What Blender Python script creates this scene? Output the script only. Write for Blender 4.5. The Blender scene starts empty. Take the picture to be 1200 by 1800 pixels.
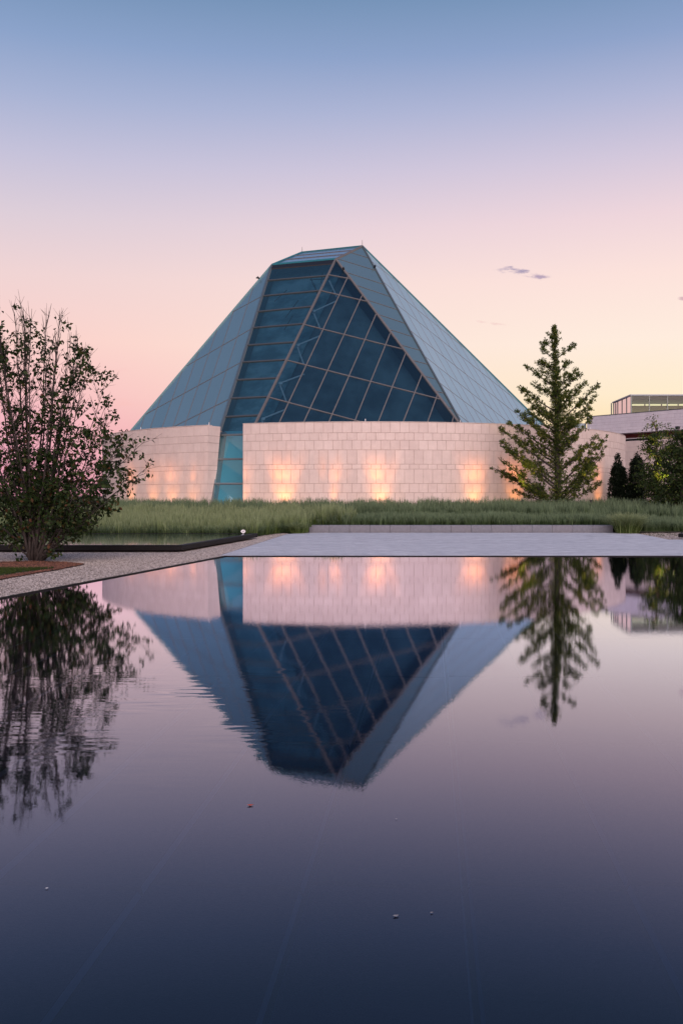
import bpy, bmesh, math, random
import numpy as np
from mathutils import Vector, Matrix

random.seed(7); rng = np.random.default_rng(7)
S = bpy.context.scene
COL = S.collection

# ------------------------------------------------------------------ camera
EYE = 1.6; FPX = 1606.0; HOR = 871.0; CX = 600.0
cam_d = bpy.data.cameras.new('camera'); cam = bpy.data.objects.new('camera', cam_d); COL.objects.link(cam)
cam.location = (0, 0, EYE); cam.rotation_euler = (math.radians(90), 0, 0)
cam_d.sensor_fit = 'VERTICAL'; cam_d.sensor_height = 36; cam_d.lens = FPX / 1800 * 36
cam_d.shift_y = (HOR - 900) / 1800
cam_d.clip_start = 0.1; cam_d.clip_end = 6000
S.camera = cam

def at(px, py, d):            # point seen at a pixel of the survey photograph, d metres ahead
    return Vector(((px - CX) / FPX * d, d, EYE + (HOR - py) / FPX * d))
def gnd(px, py, z=0.0):       # point on the level z
    d = FPX * (EYE - z) / (py - HOR)
    return Vector(((px - CX) / FPX * d, d, z))

def lin(c):
    return tuple(((v / 255) / 12.92 if v / 255 <= .04045 else ((v / 255 + .055) / 1.055) ** 2.4) for v in c) + (1,)

# ------------------------------------------------------------------ sky
W = bpy.data.worlds.new('World'); S.world = W; W.use_nodes = True
nt = W.node_tree; nt.nodes.clear()
def N(t, **k):
    n = nt.nodes.new(t)
    for a, b in k.items(): setattr(n, a, b)
    return n
def L(a, b): nt.links.new(a, b)
def M(op, a, b=None, c=None, clamp=False):
    n = N('ShaderNodeMath', operation=op, use_clamp=clamp)
    for i, v in enumerate((a, b, c)):
        if v is None: continue
        if isinstance(v, (int, float)): n.inputs[i].default_value = v
        else: L(v, n.inputs[i])
    return n.outputs[0]
tc = N('ShaderNodeTexCoord'); nrm = N('ShaderNodeVectorMath', operation='NORMALIZE'); L(tc.outputs['Generated'], nrm.inputs[0])
sx = N('ShaderNodeSeparateXYZ'); L(nrm.outputs[0], sx.inputs[0])
X, Y, Z = sx.outputs
def zrow(y): return math.sin(math.atan((HOR - y) / FPX))
def ramp(rows):
    r = N('ShaderNodeValToRGB'); e = r.color_ramp.elements
    rows = sorted(rows)
    while len(e) < len(rows): e.new(0.5)
    for i, (p, c) in enumerate(rows): e[i].position = p; e[i].color = lin(c)
    L(M('MAXIMUM', Z, 0.0), r.inputs[0]); return r.outputs[0]
left = ramp([(0, (228, 152, 178)), (zrow(757), (244, 179, 191)), (zrow(700), (249, 194, 196)), (zrow(610), (251, 210, 203)),
             (zrow(500), (240, 212, 212)), (zrow(400), (221, 206, 217)), (zrow(300), (197, 194, 218)), (zrow(200), (168, 179, 212)),
             (zrow(100), (140, 163, 202)), (zrow(0), (119, 148, 185)), (.62, (80, 114, 158)), (.82, (56, 90, 142)), (1, (46, 78, 130))])
right = ramp([(0, (252, 208, 160)), (zrow(757), (255, 229, 180)), (zrow(700), (255, 237, 206)), (zrow(610), (255, 237, 222)),
              (zrow(500), (253, 227, 220)), (zrow(400), (239, 214, 220)), (zrow(300), (211, 200, 220)), (zrow(200), (178, 183, 214)),
              (zrow(100), (143, 163, 202)), (zrow(0), (119, 148, 185)), (.62, (80, 114, 158)), (.82, (56, 90, 142)), (1, (46, 78, 130))])
hl = M('POWER', M('ADD', M('MULTIPLY', X, X), M('MULTIPLY', Y, Y)), 0.5)
GA = math.radians(48)
cosA = M('DIVIDE', M('ADD', M('MULTIPLY', X, math.sin(GA)), M('MULTIPLY', Y, math.cos(GA))), M('MAXIMUM', hl, 1e-4))
mr = N('ShaderNodeMapRange', interpolation_type='SMOOTHSTEP'); L(cosA, mr.inputs[0])
mr.inputs[1].default_value = .33; mr.inputs[2].default_value = .93
mix = N('ShaderNodeMix', data_type='RGBA'); L(mr.outputs[0], mix.inputs[0]); L(left, mix.inputs[6]); L(right, mix.inputs[7])
cur = mix.outputs[2]
# clouds: small wisps ahead and right
Yp = M('MAXIMUM', Y, 0.05)
U = M('DIVIDE', X, Yp); V = M('DIVIDE', Z, Yp)
cmb = N('ShaderNodeCombineXYZ'); L(M('MULTIPLY', U, 40.), cmb.inputs[0]); L(M('MULTIPLY', V, 110.), cmb.inputs[1])
cn = N('ShaderNodeTexNoise'); cn.inputs['Scale'].default_value = 1.3; cn.inputs['Detail'].default_value = 6; cn.inputs['Roughness'].default_value = .65
L(cmb.outputs[0], cn.inputs[0])
def cloud(px, py, a, b, slope, strength, col):
    global cur
    u0 = (px - CX) / FPX; v0 = (HOR - py) / FPX
    du = M('SUBTRACT', U, u0); dv = M('SUBTRACT', M('SUBTRACT', V, v0), M('MULTIPLY', du, slope))
    q = M('SUBTRACT', 1.0, M('ADD', M('POWER', M('ABSOLUTE', M('DIVIDE', du, a / FPX)), 2.), M('POWER', M('ABSOLUTE', M('DIVIDE', dv, b / FPX)), 2.)))
    q = M('ADD', q, M('MULTIPLY', M('SUBTRACT', cn.outputs[0], .5), 5.5))
    r = N('ShaderNodeMapRange', interpolation_type='SMOOTHSTEP'); L(q, r.inputs[0]); r.inputs[1].default_value = 0.1; r.inputs[2].default_value = 1.5
    env = M('SUBTRACT', 1.0, M('MULTIPLY', M('ADD', M('POWER', M('ABSOLUTE', M('DIVIDE', du, 1.7 * a / FPX)), 4.), M('POWER', M('ABSOLUTE', M('DIVIDE', dv, 2.2 * b / FPX)), 4.)), 1.0), clamp=True)
    f = M('MULTIPLY', M('MULTIPLY', r.outputs[0], env), strength)
    f = M('MULTIPLY', f, M('GREATER_THAN', Y, 0.06))
    m = N('ShaderNodeMix', data_type='RGBA'); L(f, m.inputs[0]); L(cur, m.inputs[6]); m.inputs[7].default_value = lin(col)
    cur = m.outputs[2]
cloud(901, 477, 30, 10, -.08, .95, (160, 148, 178))
cloud(942, 485, 28, 7, -.05, .9, (176, 156, 182))
cloud(1196, 525, 12, 4, 0, .7, (200, 160, 175))
cloud(862, 568, 26, 3, -.12, .35, (226, 172, 178))
cloud(210, 708, 70, 10, -.1, .4, (250, 196, 190))
cloud(150, 655, 90, 8, .05, .25, (250, 200, 196))
bg = N('ShaderNodeBackground'); L(cur, bg.inputs[0]); bg.inputs[1].default_value = 1.0
wo = N('ShaderNodeOutputWorld'); L(bg.outputs[0], wo.inputs[0])

# broad warm fill from behind the camera, added to brighten the dusk foreground
sd = bpy.data.lights.new('fill_sun', 'SUN'); sd.energy = 3.4; sd.angle = math.radians(70); sd.color = (1, .785, .735)
fill_sun = bpy.data.objects.new('fill_sun', sd); COL.objects.link(fill_sun)
_az, _el = math.radians(169), math.radians(27)
_d = Vector((math.sin(_az) * math.cos(_el), math.cos(_az) * math.cos(_el), math.sin(_el)))
fill_sun.rotation_euler = _d.to_track_quat('Z', 'Y').to_euler(); fill_sun.location = (60, -20, 40)

S.view_settings.view_transform = 'Standard'; S.view_settings.look = 'None'
S.view_settings.exposure = 0; S.view_settings.gamma = 1; S.view_settings.use_curve_mapping = False
S.cycles.max_bounces = 8; S.cycles.transparent_max_bounces = 24
S.cycles.sample_clamp_indirect = 4

# ------------------------------------------------------------------ materials
class Mat:
    def __init__(s, name):
        s.m = bpy.data.materials.new(name); s.m.use_nodes = True; s.t = s.m.node_tree; s.t.nodes.clear()
        s.out = s.n('ShaderNodeOutputMaterial')
    def n(s, t, **k):
        n = s.t.nodes.new(t)
        for a, b in k.items(): setattr(n, a, b)
        return n
    def l(s, a, b): s.t.links.new(a, b)
    def math(s, op, a, b=None, clamp=False):
        n = s.n('ShaderNodeMath', operation=op, use_clamp=clamp)
        for i, v in enumerate((a, b)):
            if v is None: continue
            if isinstance(v, (int, float)): n.inputs[i].default_value = v
            else: s.l(v, n.inputs[i])
        return n.outputs[0]
    def noise(s, scale, detail=4, rough=.55, stretch=None, coord='pos'):
        if coord == 'pos': c = s.n('ShaderNodeNewGeometry').outputs['Position']
        else: c = s.n('ShaderNodeTexCoord').outputs['Object']
        if stretch:
            mp = s.n('ShaderNodeMapping'); mp.inputs['Scale'].default_value = stretch; s.l(c, mp.inputs[0]); c = mp.outputs[0]
        t = s.n('ShaderNodeTexNoise'); t.inputs['Scale'].default_value = scale; t.inputs['Detail'].default_value = detail
        t.inputs['Roughness'].default_value = rough; s.l(c, t.inputs[0]); return t
    def ramp(s, fac, rows):
        r = s.n('ShaderNodeValToRGB'); e = r.color_ramp.elements
        while len(e) < len(rows): e.new(.5)
        for i, (p, c) in enumerate(rows): e[i].position = p; e[i].color = tuple(c) + (1,) if len(c) == 3 else c
        s.l(fac, r.inputs[0]); return r.outputs[0]
    def mixc(s, fac, a, b, mode='MIX'):
        m = s.n('ShaderNodeMix', data_type='RGBA', blend_type=mode)
        for i, v in ((0, fac), (6, a), (7, b)):
            if isinstance(v, (int, float)): m.inputs[i].default_value = v
            elif isinstance(v, tuple): m.inputs[i].default_value = v if len(v) == 4 else v + (1,)
            else: s.l(v, m.inputs[i])
        return m.outputs[2]
    def pbr(s, col, rough=.6, metal=0, spec=.5, bump=None, bd=.01, bs=1):
        b = s.n('ShaderNodeBsdfPrincipled')
        if isinstance(col, tuple): b.inputs['Base Color'].default_value = col if len(col) == 4 else col + (1,)
        else: s.l(col, b.inputs['Base Color'])
        if isinstance(rough, (int, float)): b.inputs['Roughness'].default_value = rough
        else: s.l(rough, b.inputs['Roughness'])
        b.inputs['Metallic'].default_value = metal; b.inputs['Specular IOR Level'].default_value = spec
        if bump is not None:
            bn = s.n('ShaderNodeBump'); bn.inputs['Distance'].default_value = bd; bn.inputs['Strength'].default_value = bs
            s.l(bump, bn.inputs['Height']); s.l(bn.outputs[0], b.inputs['Normal'])
        s.l(b.outputs[0], s.out.inputs[0]); return b

def stone_mat(name, dark, light, island=False):
    a = Mat(name)
    if island: r = a.n('ShaderNodeNewGeometry').outputs['Random Per Island']
    else: r = a.n('ShaderNodeObjectInfo').outputs['Random']
    base = a.ramp(r, [(0, dark), (.5, tuple((x + y) / 2 for x, y in zip(dark, light))), (1, light)])
    n1 = a.noise(2.2, 5, .6); n2 = a.noise(60, 3, .7); n3 = a.noise(3, 4, .6, (4, 4, .35))
    c = a.mixc(.35, base, a.ramp(n1.outputs[0], [(.3, tuple(v * .82 for v in dark)), (.7, light)]), 'MIX')
    c = a.mixc(a.ramp(n2.outputs[0], [(.35, (.35,) * 3), (.42, (0,) * 3)]), c, tuple(v * .6 for v in dark))
    c = a.mixc(a.ramp(n3.outputs[0], [(.55, (0,) * 3), (.8, (.3,) * 3)]), c, tuple(v * .62 for v in dark))
    a.pbr(c, .75, spec=.3, bump=n2.outputs[0], bd=.004); return a.m
M_stone = stone_mat('limestone', (.63, .525, .485), (.71, .605, .56))
M_stone_i = stone_mat('limestone_run', (.63, .525, .485), (.71, .605, .56), True)
M_stone_far = stone_mat('limestone_grey', (.66, .62, .68), (.74, .70, .75), True)
a = Mat('joint_mortar'); a.pbr((.36, .26, .22), .9); M_joint = a.m
a = Mat('joint_far'); a.pbr((.45, .39, .42), .9); M_joint_far = a.m

def frit_mat(name, c1, c2, rough=.18, spec=.5):
    a = Mat(name); n = a.noise(.25, 3, .5); r = a.n('ShaderNodeObjectInfo').outputs['Random']
    c = a.mixc(a.math('ADD', a.math('MULTIPLY', n.outputs[0], .6), a.math('MULTIPLY', r, .4)), c1, c2)
    sm = a.noise(3, 3, .5)
    b = a.pbr(c, rough, spec=spec, bump=a.noise(.8, 2).outputs[0], bd=.004); b.inputs['Coat Weight'].default_value = .6; b.inputs['Coat Roughness'].default_value = .04
    return a.m
M_f1 = frit_mat('fritted_glass_left_shaded', (.090, .175, .225), (.12, .215, .27))  # one frit; how light falls on each facet is painted into its base colour
M_f4 = frit_mat('fritted_glass_band_shaded', (.080, .145, .175), (.105, .175, .205))
M_f5 = frit_mat('fritted_glass_right_lit', (.28, .40, .45), (.33, .45, .50))  # same frit, made paler to carry the brightness of the lit right side
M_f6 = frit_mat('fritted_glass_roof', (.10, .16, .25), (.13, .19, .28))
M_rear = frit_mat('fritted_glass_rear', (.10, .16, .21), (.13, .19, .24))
def clear_mat(name, tint, base):
    a = Mat(name)
    tr = a.n('ShaderNodeBsdfTransparent'); tr.inputs[0].default_value = tint + (1,)
    gl = a.n('ShaderNodeBsdfGlossy'); gl.inputs['Roughness'].default_value = .03; gl.inputs[0].default_value = (.85, .95, 1, 1)
    df = a.n('ShaderNodeBsdfDiffuse'); df.inputs[0].default_value = base + (1,)
    fr = a.n('ShaderNodeFresnel'); fr.inputs[0].default_value = 1.6
    m0 = a.n('ShaderNodeMixShader'); m0.inputs[0].default_value = .35; a.l(tr.outputs[0], m0.inputs[1]); a.l(df.outputs[0], m0.inputs[2])
    m = a.n('ShaderNodeMixShader'); a.l(fr.outputs[0], m.inputs[0]); a.l(m0.outputs[0], m.inputs[1]); a.l(gl.outputs[0], m.inputs[2])
    a.l(m.outputs[0], a.out.inputs[0]); return a.m
M_dark = clear_mat('dark_tinted_glass', (.50, .68, .78), (.02, .05, .08))
M_band = clear_mat('blue_tinted_glass', (.55, .75, .88), (.035, .095, .13))
M_teal = clear_mat('teal_tinted_glass', (.60, .85, .90), (.05, .17, .23))  # base colour raised so the slot looks backlit
a = Mat('inner_skin_cloth'); n = a.noise(.35, 3)
g = a.n('ShaderNodeNewGeometry'); sp = a.n('ShaderNodeSeparateXYZ'); a.l(g.outputs['Position'], sp.inputs[0])
a.pbr(a.ramp(n.outputs[0], [(.38, (.022, .052, .070)), (.62, (.090, .160, .195))]), .7); M_skin = a.m
a = Mat('inner_skin_band'); n = a.noise(.5, 4, .6, (1, 1, 1.5))
a.pbr(a.ramp(n.outputs[0], [(.38, (.05, .12, .155)), (.5, (.09, .21, .255)), (.62, (.19, .34, .39))]), .6); M_skin2 = a.m
a = Mat('inner_skin_backlit_teal'); n = a.noise(.4, 2); a.pbr(a.mixc(n.outputs[0], (.18, .52, .62), (.22, .58, .68)), .7); M_skin3 = a.m  # light behind the slot painted in as a bright teal
a = Mat('mullion_metal'); n = a.noise(3); a.pbr(a.mixc(n.outputs[0], (.11, .108, .108), (.14, .135, .135)), .45, spec=.5); M_mull = a.m
a = Mat('mullion_silver'); a.pbr((.185, .185, .195), .4); M_mulls = a.m
a = Mat('mullion_grey'); a.pbr((.14, .135, .14), .4); M_mullg = a.m
a = Mat('mullion_dark'); a.pbr((.06, .07, .075), .45); M_mulld = a.m
a = Mat('ridge_metal'); a.pbr((.14, .17, .18), .35, metal=.5); M_ridge = a.m
a = Mat('fringe_teal'); a.pbr((.03, .15, .18), .3); M_fringe = a.m  # lens colour fringe painted onto the outline ridges
a = Mat('strut_paint'); a.pbr((.45, .55, .62), .4); M_strut = a.m
a = Mat('dark_metal'); a.pbr((.015, .016, .018), .4); M_blackm = a.m
a = Mat('white_paint'); a.pbr((.75, .75, .75), .5); M_white = a.m
a = Mat('grey_print'); a.pbr((.36, .38, .42), .5); M_print = a.m
a = Mat('red_panel'); a.pbr((.16, .022, .02), .6); M_red = a.m
a = Mat('olive_panel'); a.pbr((.50, .47, .24), .6); M_olive = a.m
a = Mat('roof_edge'); a.pbr((.34, .38, .42), .5); M_proof = a.m
a = Mat('pale_green'); a.pbr((.42, .58, .42), .6); M_pgreen = a.m
a = Mat('frame_grey_green'); a.pbr((.22, .25, .22), .5); M_frame = a.m
def thin_glass(name, tint, ior=1.5):
    a = Mat(name)
    tr = a.n('ShaderNodeBsdfTransparent'); tr.inputs[0].default_value = tint + (1,)
    gl = a.n('ShaderNodeBsdfGlossy'); gl.inputs['Roughness'].default_value = .01
    fr = a.n('ShaderNodeFresnel'); fr.inputs[0].default_value = ior
    m = a.n('ShaderNodeMixShader'); a.l(fr.outputs[0], m.inputs[0]); a.l(tr.outputs[0], m.inputs[1]); a.l(gl.outputs[0], m.inputs[2])
    a.l(m.outputs[0], a.out.inputs[0]); return a.m
M_glass = thin_glass('pavilion_glass', (.72, .85, .68))

# pool granite, paving, gravel, earth, mulch
a = Mat('black_granite'); n = a.noise(14, 5, .6, (1, 1, 6)); 
a.pbr(a.ramp(n.outputs[0], [(.3, (.003, .003, .004)), (.7, (.012, .011, .012))]), a.math('ADD', a.math('MULTIPLY', n.outputs[0], .2), .35), spec=.15, bump=n.outputs[0], bd=.003); M_black = a.m
a = Mat('pond_slab'); n = a.noise(3, 6, .6); r = a.n('ShaderNodeObjectInfo').outputs['Random']
c = a.ramp(n.outputs[0], [(.3, (.003, .005, .020)), (.75, (.007, .010, .032))]); c = a.mixc(a.math('MULTIPLY', r, .35), c, (.004, .006, .014))
a.pbr(c, .8, bump=a.noise(90, 3).outputs[0], bd=.003); M_slab = a.m
a = Mat('slab_joint'); a.pbr((.003, .005, .010), .8); M_slabj = a.m
a = Mat('slab_edge'); a.pbr((.07, .11, .19), .5); M_slabe = a.m
a = Mat('paving_granite')
n1 = a.noise(1.0, 6, .75, (.35, .8, 1)); n2 = a.noise(6, 4, .75, (.35, .9, 1)); br = a.n('ShaderNodeTexBrick')
g = a.n('ShaderNodeNewGeometry'); mp = a.n('ShaderNodeMapping'); mp.inputs['Rotation'].default_value = (0, 0, -.097); a.l(g.outputs['Position'], mp.inputs[0]); a.l(mp.outputs[0], br.inputs[0])
br.inputs['Scale'].default_value = 1; br.inputs['Brick Width'].default_value = .2; br.inputs['Row Height'].default_value = .1; br.inputs['Mortar Size'].default_value = .006; br.inputs['Bias'].default_value = -.2
br.inputs['Color1'].default_value = (.48, .52, .58, 1); br.inputs['Color2'].default_value = (.62, .66, .70, 1); br.inputs['Mortar'].default_value = (.28, .27, .29, 1)
c = a.mixc(.5, br.outputs[0], a.ramp(n1.outputs[0], [(.38, (.36, .39, .46)), (.62, (.68, .71, .76))]))
c = a.mixc(.45, c, a.ramp(n2.outputs[0], [(.35, (.26, .28, .33)), (.65, (.84, .87, .90))]))
a.pbr(c, .7, spec=.35, bump=br.outputs[1], bd=-.004); M_pave = a.m
def gravel(name, cols, sc):
    a = Mat(name); g = a.n('ShaderNodeNewGeometry'); v = a.n('ShaderNodeTexVoronoi'); v.inputs['Scale'].default_value = sc; a.l(g.outputs['Position'], v.inputs[0])
    sep = a.n('ShaderNodeSeparateColor'); a.l(v.outputs['Color'], sep.inputs[0])
    c = a.ramp(sep.outputs[0], cols); c = a.mixc(a.ramp(v.outputs['Distance'], [(.35, (0,) * 3), (.75, (.8,) * 3)]), c, tuple(x * .35 for x in cols[0][1]))
    n = a.noise(1.1, 3); c = a.mixc(a.math('MULTIPLY', n.outputs[0], .25), c, cols[0][1])
    a.pbr(c, .85, spec=.2, bump=a.math('SUBTRACT', 1., v.outputs['Distance']), bd=.018); return a.m
M_grav = gravel('pea_gravel', [(0, (.19, .155, .135)), (.4, (.40, .345, .305)), (1, (.60, .53, .475))], 26)
M_far = gravel('field_ground', [(0, (.05, .06, .02)), (.5, (.07, .085, .03)), (1, (.09, .10, .04))], 6)
a = Mat('pebble'); r = a.n('ShaderNodeNewGeometry').outputs['Random Per Island']
a.pbr(a.ramp(r, [(0, (.16, .13, .11)), (.4, (.42, .36, .32)), (1, (.68, .60, .54))]), .8); M_peb = a.m
a = Mat('mulch_soil'); n = a.noise(30, 5, .7); a.pbr(a.ramp(n.outputs[0], [(.3, (.03, .012, .007)), (.7, (.16, .06, .035))]), .95, bump=n.outputs[0], bd=.02); M_mulch = a.m
a = Mat('mulch_chip'); r = a.n('ShaderNodeNewGeometry').outputs['Random Per Island']
a.pbr(a.ramp(r, [(0, (.03, .012, .008)), (.5, (.15, .055, .03)), (1, (.30, .13, .08))]), .9); M_chip = a.m
a = Mat('bank_soil'); n = a.noise(2, 5, .7); a.pbr(a.ramp(n.outputs[0], [(.3, (.02, .025, .008)), (.7, (.05, .06, .02))]), .95); M_soil = a.m
a = Mat('bench_granite'); n = a.noise(8, 5, .7); r = a.n('ShaderNodeObjectInfo').outputs['Random']
c = a.ramp(n.outputs[0], [(.3, (.11, .12, .15)), (.7, (.18, .19, .225))]); c = a.mixc(a.math('MULTIPLY', r, .4), c, (.17, .16, .18))
n3 = a.noise(5, 3, .6, (5, 5, .3)); c = a.mixc(a.ramp(n3.outputs[0], [(.5, (0,) * 3), (.75, (.5,) * 3)]), c, (.17, .16, .18))
a.pbr(c, .6, bump=n.outputs[0], bd=.004); M_bench = a.m

def leaf_mat(name, cols, tl=.35, rough=.5):
    a = Mat(name); r = a.n('ShaderNodeNewGeometry').outputs['Random Per Island']
    c = a.ramp(r, cols)
    d = a.n('ShaderNodeBsdfPrincipled'); a.l(c, d.inputs['Base Color']); d.inputs['Roughness'].default_value = rough; d.inputs['Specular IOR Level'].default_value = .15
    t = a.n('ShaderNodeBsdfTranslucent'); a.l(a.mixc(.5, c, (.9, 1., .3), 'MULTIPLY'), t.inputs[0])
    m = a.n('ShaderNodeMixShader'); m.inputs[0].default_value = tl; a.l(d.outputs[0], m.inputs[1]); a.l(t.outputs[0], m.inputs[2]); a.l(m.outputs[0], a.out.inputs[0]); return a.m
M_leafL = leaf_mat('leaf_serviceberry', [(0, (.010, .022, .007)), (.45, (.022, .042, .012)), (.85, (.042, .068, .018)), (.95, (.07, .055, .02)), (1, (.11, .04, .02))], .25)
M_leafG = leaf_mat('leaf_larch', [(0, (.025, .045, .014)), (.5, (.075, .120, .030)), (.8, (.15, .19, .045)), (1, (.28, .27, .06))], .45)
M_leafD = leaf_mat('leaf_maple', [(0, (.018, .040, .014)), (.6, (.040, .072, .022)), (1, (.09, .115, .03))], .35)
M_leafC = leaf_mat('leaf_cedar', [(0, (.004, .009, .005)), (1, (.012, .022, .010))], .1)
def grass_mat(name, cols, tipc):
    a = Mat(name); r0 = a.n('ShaderNodeNewGeometry').outputs['Random Per Island']; at_ = a.n('ShaderNodeAttribute'); at_.attribute_name = 'tip'
    tn = a.n('ShaderNodeAttribute'); tn.attribute_name = 'tone'; r = a.math('ADD', a.math('MULTIPLY', r0, .35), a.math('MULTIPLY', tn.outputs['Fac'], .65))
    c = a.ramp(r, cols); n = a.noise(.8, 3); c = a.mixc(a.ramp(n.outputs[0], [(.42, (0,) * 3), (.62, (.75,) * 3)]), c, cols[0][1])
    f = a.ramp(at_.outputs['Fac'], [(.35, (0,) * 3), (1, (.85,) * 3)]); c = a.mixc(f, c, tipc)
    d = a.n('ShaderNodeBsdfDiffuse'); a.l(c, d.inputs[0]); t = a.n('ShaderNodeBsdfTranslucent'); a.l(c, t.inputs[0])
    m = a.n('ShaderNodeMixShader'); m.inputs[0].default_value = .3; a.l(d.outputs[0], m.inputs[1]); a.l(t.outputs[0], m.inputs[2]); a.l(m.outputs[0], a.out.inputs[0]); return a.m
M_gr_dark = grass_mat('grass_bluegreen', [(0, (.035, .06, .025)), (.6, (.10, .155, .07)), (1, (.20, .27, .14))], (.19, .26, .16))
M_gr_light = grass_mat('grass_pale', [(0, (.05, .08, .02)), (.6, (.15, .22, .075)), (1, (.29, .36, .15))], (.31, .37, .21))
M_lawn = grass_mat('lawn_blade', [(0, (.025, .045, .012)), (.6, (.045, .075, .02)), (1, (.065, .095, .03))], (.09, .12, .04))
a = Mat('bark'); n = a.noise(14, 5, .7, (1, 1, .25)); a.pbr(a.ramp(n.outputs[0], [(.3, (.014, .011, .010)), (.7, (.062, .048, .043))]), .85, bump=n.outputs[0], bd=.01); M_bark = a.m
a = Mat('lamp_lens'); e = a.n('ShaderNodeEmission'); e.inputs[0].default_value = (1, .6, .15, 1); e.inputs[1].default_value = 60; a.l(e.outputs[0], a.out.inputs[0]); M_lens = a.m
a = Mat('red_leaf'); a.pbr((.45, .06, .02), .5); M_rleaf = a.m
a = Mat('pale_leaf'); a.pbr((.25, .24, .25), .6); M_pleaf = a.m

# water: mirror by Fresnel over a clear body; small ripples turn the normal
def water(name, tint, amp, patch=None):
    a = Mat(name); g = a.n('ShaderNodeNewGeometry'); pos = g.outputs['Position']
    tot = None
    for sc, st, am in ((9., (.8, 1.6, 1), amp * .10), (1.6, (.6, 1.2, 1), amp * .12), (45., (1, 1, 1), amp * .40), (170., (1, 1, 1), amp * .95)):
        mp = a.n('ShaderNodeMapping'); mp.inputs['Scale'].default_value = st; a.l(pos, mp.inputs[0])
        t = a.n('ShaderNodeTexNoise'); t.inputs['Scale'].default_value = sc; t.inputs['Detail'].default_value = 2; a.l(mp.outputs[0], t.inputs[0])
        v = a.n('ShaderNodeVectorMath', operation='SUBTRACT'); a.l(t.outputs['Color'], v.inputs[0]); v.inputs[1].default_value = (.5, .5, .5)
        w = a.n('ShaderNodeVectorMath', operation='SCALE'); a.l(v.outputs[0], w.inputs[0]); w.inputs['Scale'].default_value = am
        if tot is None: tot = w.outputs[0]
        else:
            ad = a.n('ShaderNodeVectorMath', operation='ADD'); a.l(tot, ad.inputs[0]); a.l(w.outputs[0], ad.inputs[1]); tot = ad.outputs[0]
    if patch:
        # a breeze ruffles one area: crests running across
        d = a.n('ShaderNodeVectorMath', operation='SUBTRACT'); a.l(pos, d.inputs[0]); d.inputs[1].default_value = (patch[0], patch[1], 0)
        s1 = a.n('ShaderNodeVectorMath', operation='MULTIPLY'); a.l(d.outputs[0], s1.inputs[0]); s1.inputs[1].default_value = (1 / patch[2], 1 / patch[3], 0)
        ln = a.n('ShaderNodeVectorMath', operation='LENGTH'); a.l(s1.outputs[0], ln.inputs[0])
        f = a.n('ShaderNodeMapRange', interpolation_type='SMOOTHSTEP'); a.l(ln.outputs['Value'], f.inputs[0]); f.inputs[1].default_value = 0; f.inputs[2].default_value = 1; f.inputs[3].default_value = 1; f.inputs[4].default_value = 0
        mp = a.n('ShaderNodeMapping'); mp.inputs['Scale'].default_value = (.9, 7, 1); mp.inputs['Rotation'].default_value = (0, 0, .12); a.l(pos, mp.inputs[0])
        t = a.n('ShaderNodeTexNoise'); t.inputs['Scale'].default_value = 2.2; t.inputs['Detail'].default_value = 3; a.l(mp.outputs[0], t.inputs[0])
        pk = a.n('ShaderNodeTexNoise'); pk.inputs['Scale'].default_value = 1.1; a.l(pos, pk.inputs[0])
        q = a.math('MULTIPLY', a.math('SUBTRACT', t.outputs[0], .5), a.math('MULTIPLY', f.outputs[0], patch[4]))
        q = a.math('MULTIPLY', q, a.math('MAXIMUM', a.math('MULTIPLY', a.math('SUBTRACT', pk.outputs[0], .38), 4.), 0.))
        cb = a.n('ShaderNodeCombineXYZ'); a.l(a.math('MULTIPLY', q, .3), cb.inputs[0]); a.l(q, cb.inputs[1])
        ad = a.n('ShaderNodeVectorMath', operation='ADD'); a.l(tot, ad.inputs[0]); a.l(cb.outputs[0], ad.inputs[1]); tot = ad.outputs[0]
    fl = a.n('ShaderNodeVectorMath', operation='MULTIPLY'); a.l(tot, fl.inputs[0]); fl.inputs[1].default_value = (1, 1, 0)
    up = a.n('ShaderNodeVectorMath', operation='ADD'); a.l(fl.outputs[0], up.inputs[0]); up.inputs[1].default_value = (0, 0, 1)
    nn = a.n('ShaderNodeVectorMath', operation='NORMALIZE'); a.l(up.outputs[0], nn.inputs[0])
    fr = a.n('ShaderNodeFresnel'); fr.inputs[0].default_value = 1.365; a.l(nn.outputs[0], fr.inputs['Normal'])
    gl = a.n('ShaderNodeBsdfGlossy'); gl.inputs['Roughness'].default_value = 0; gl.inputs[0].default_value = (.82, .83, 1, 1); a.l(nn.outputs[0], gl.inputs['Normal'])
    tr = a.n('ShaderNodeBsdfTransparent'); tr.inputs[0].default_value = tint + (1,)
    R_ = fr.outputs[0]   # long grazing paths through the water lose their light: less of the floor shows there
    fac = a.math('ADD', R_, a.math('MULTIPLY', a.math('SUBTRACT', 1., R_), a.math('MULTIPLY', a.math('MULTIPLY', R_, R_), 4.0)), clamp=True)
    m = a.n('ShaderNodeMixShader'); a.l(fac, m.inputs[0]); a.l(tr.outputs[0], m.inputs[1]); a.l(gl.outputs[0], m.inputs[2])
    a.l(m.outputs[0], a.out.inputs[0]); return a.m
M_water = water('pond_water', (.62, .70, .80), .016, (-1.7, 6.9, 2.3, 2.6, .12))
M_water2 = water('basin_water', (.5, .55, .5), .035)

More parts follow.
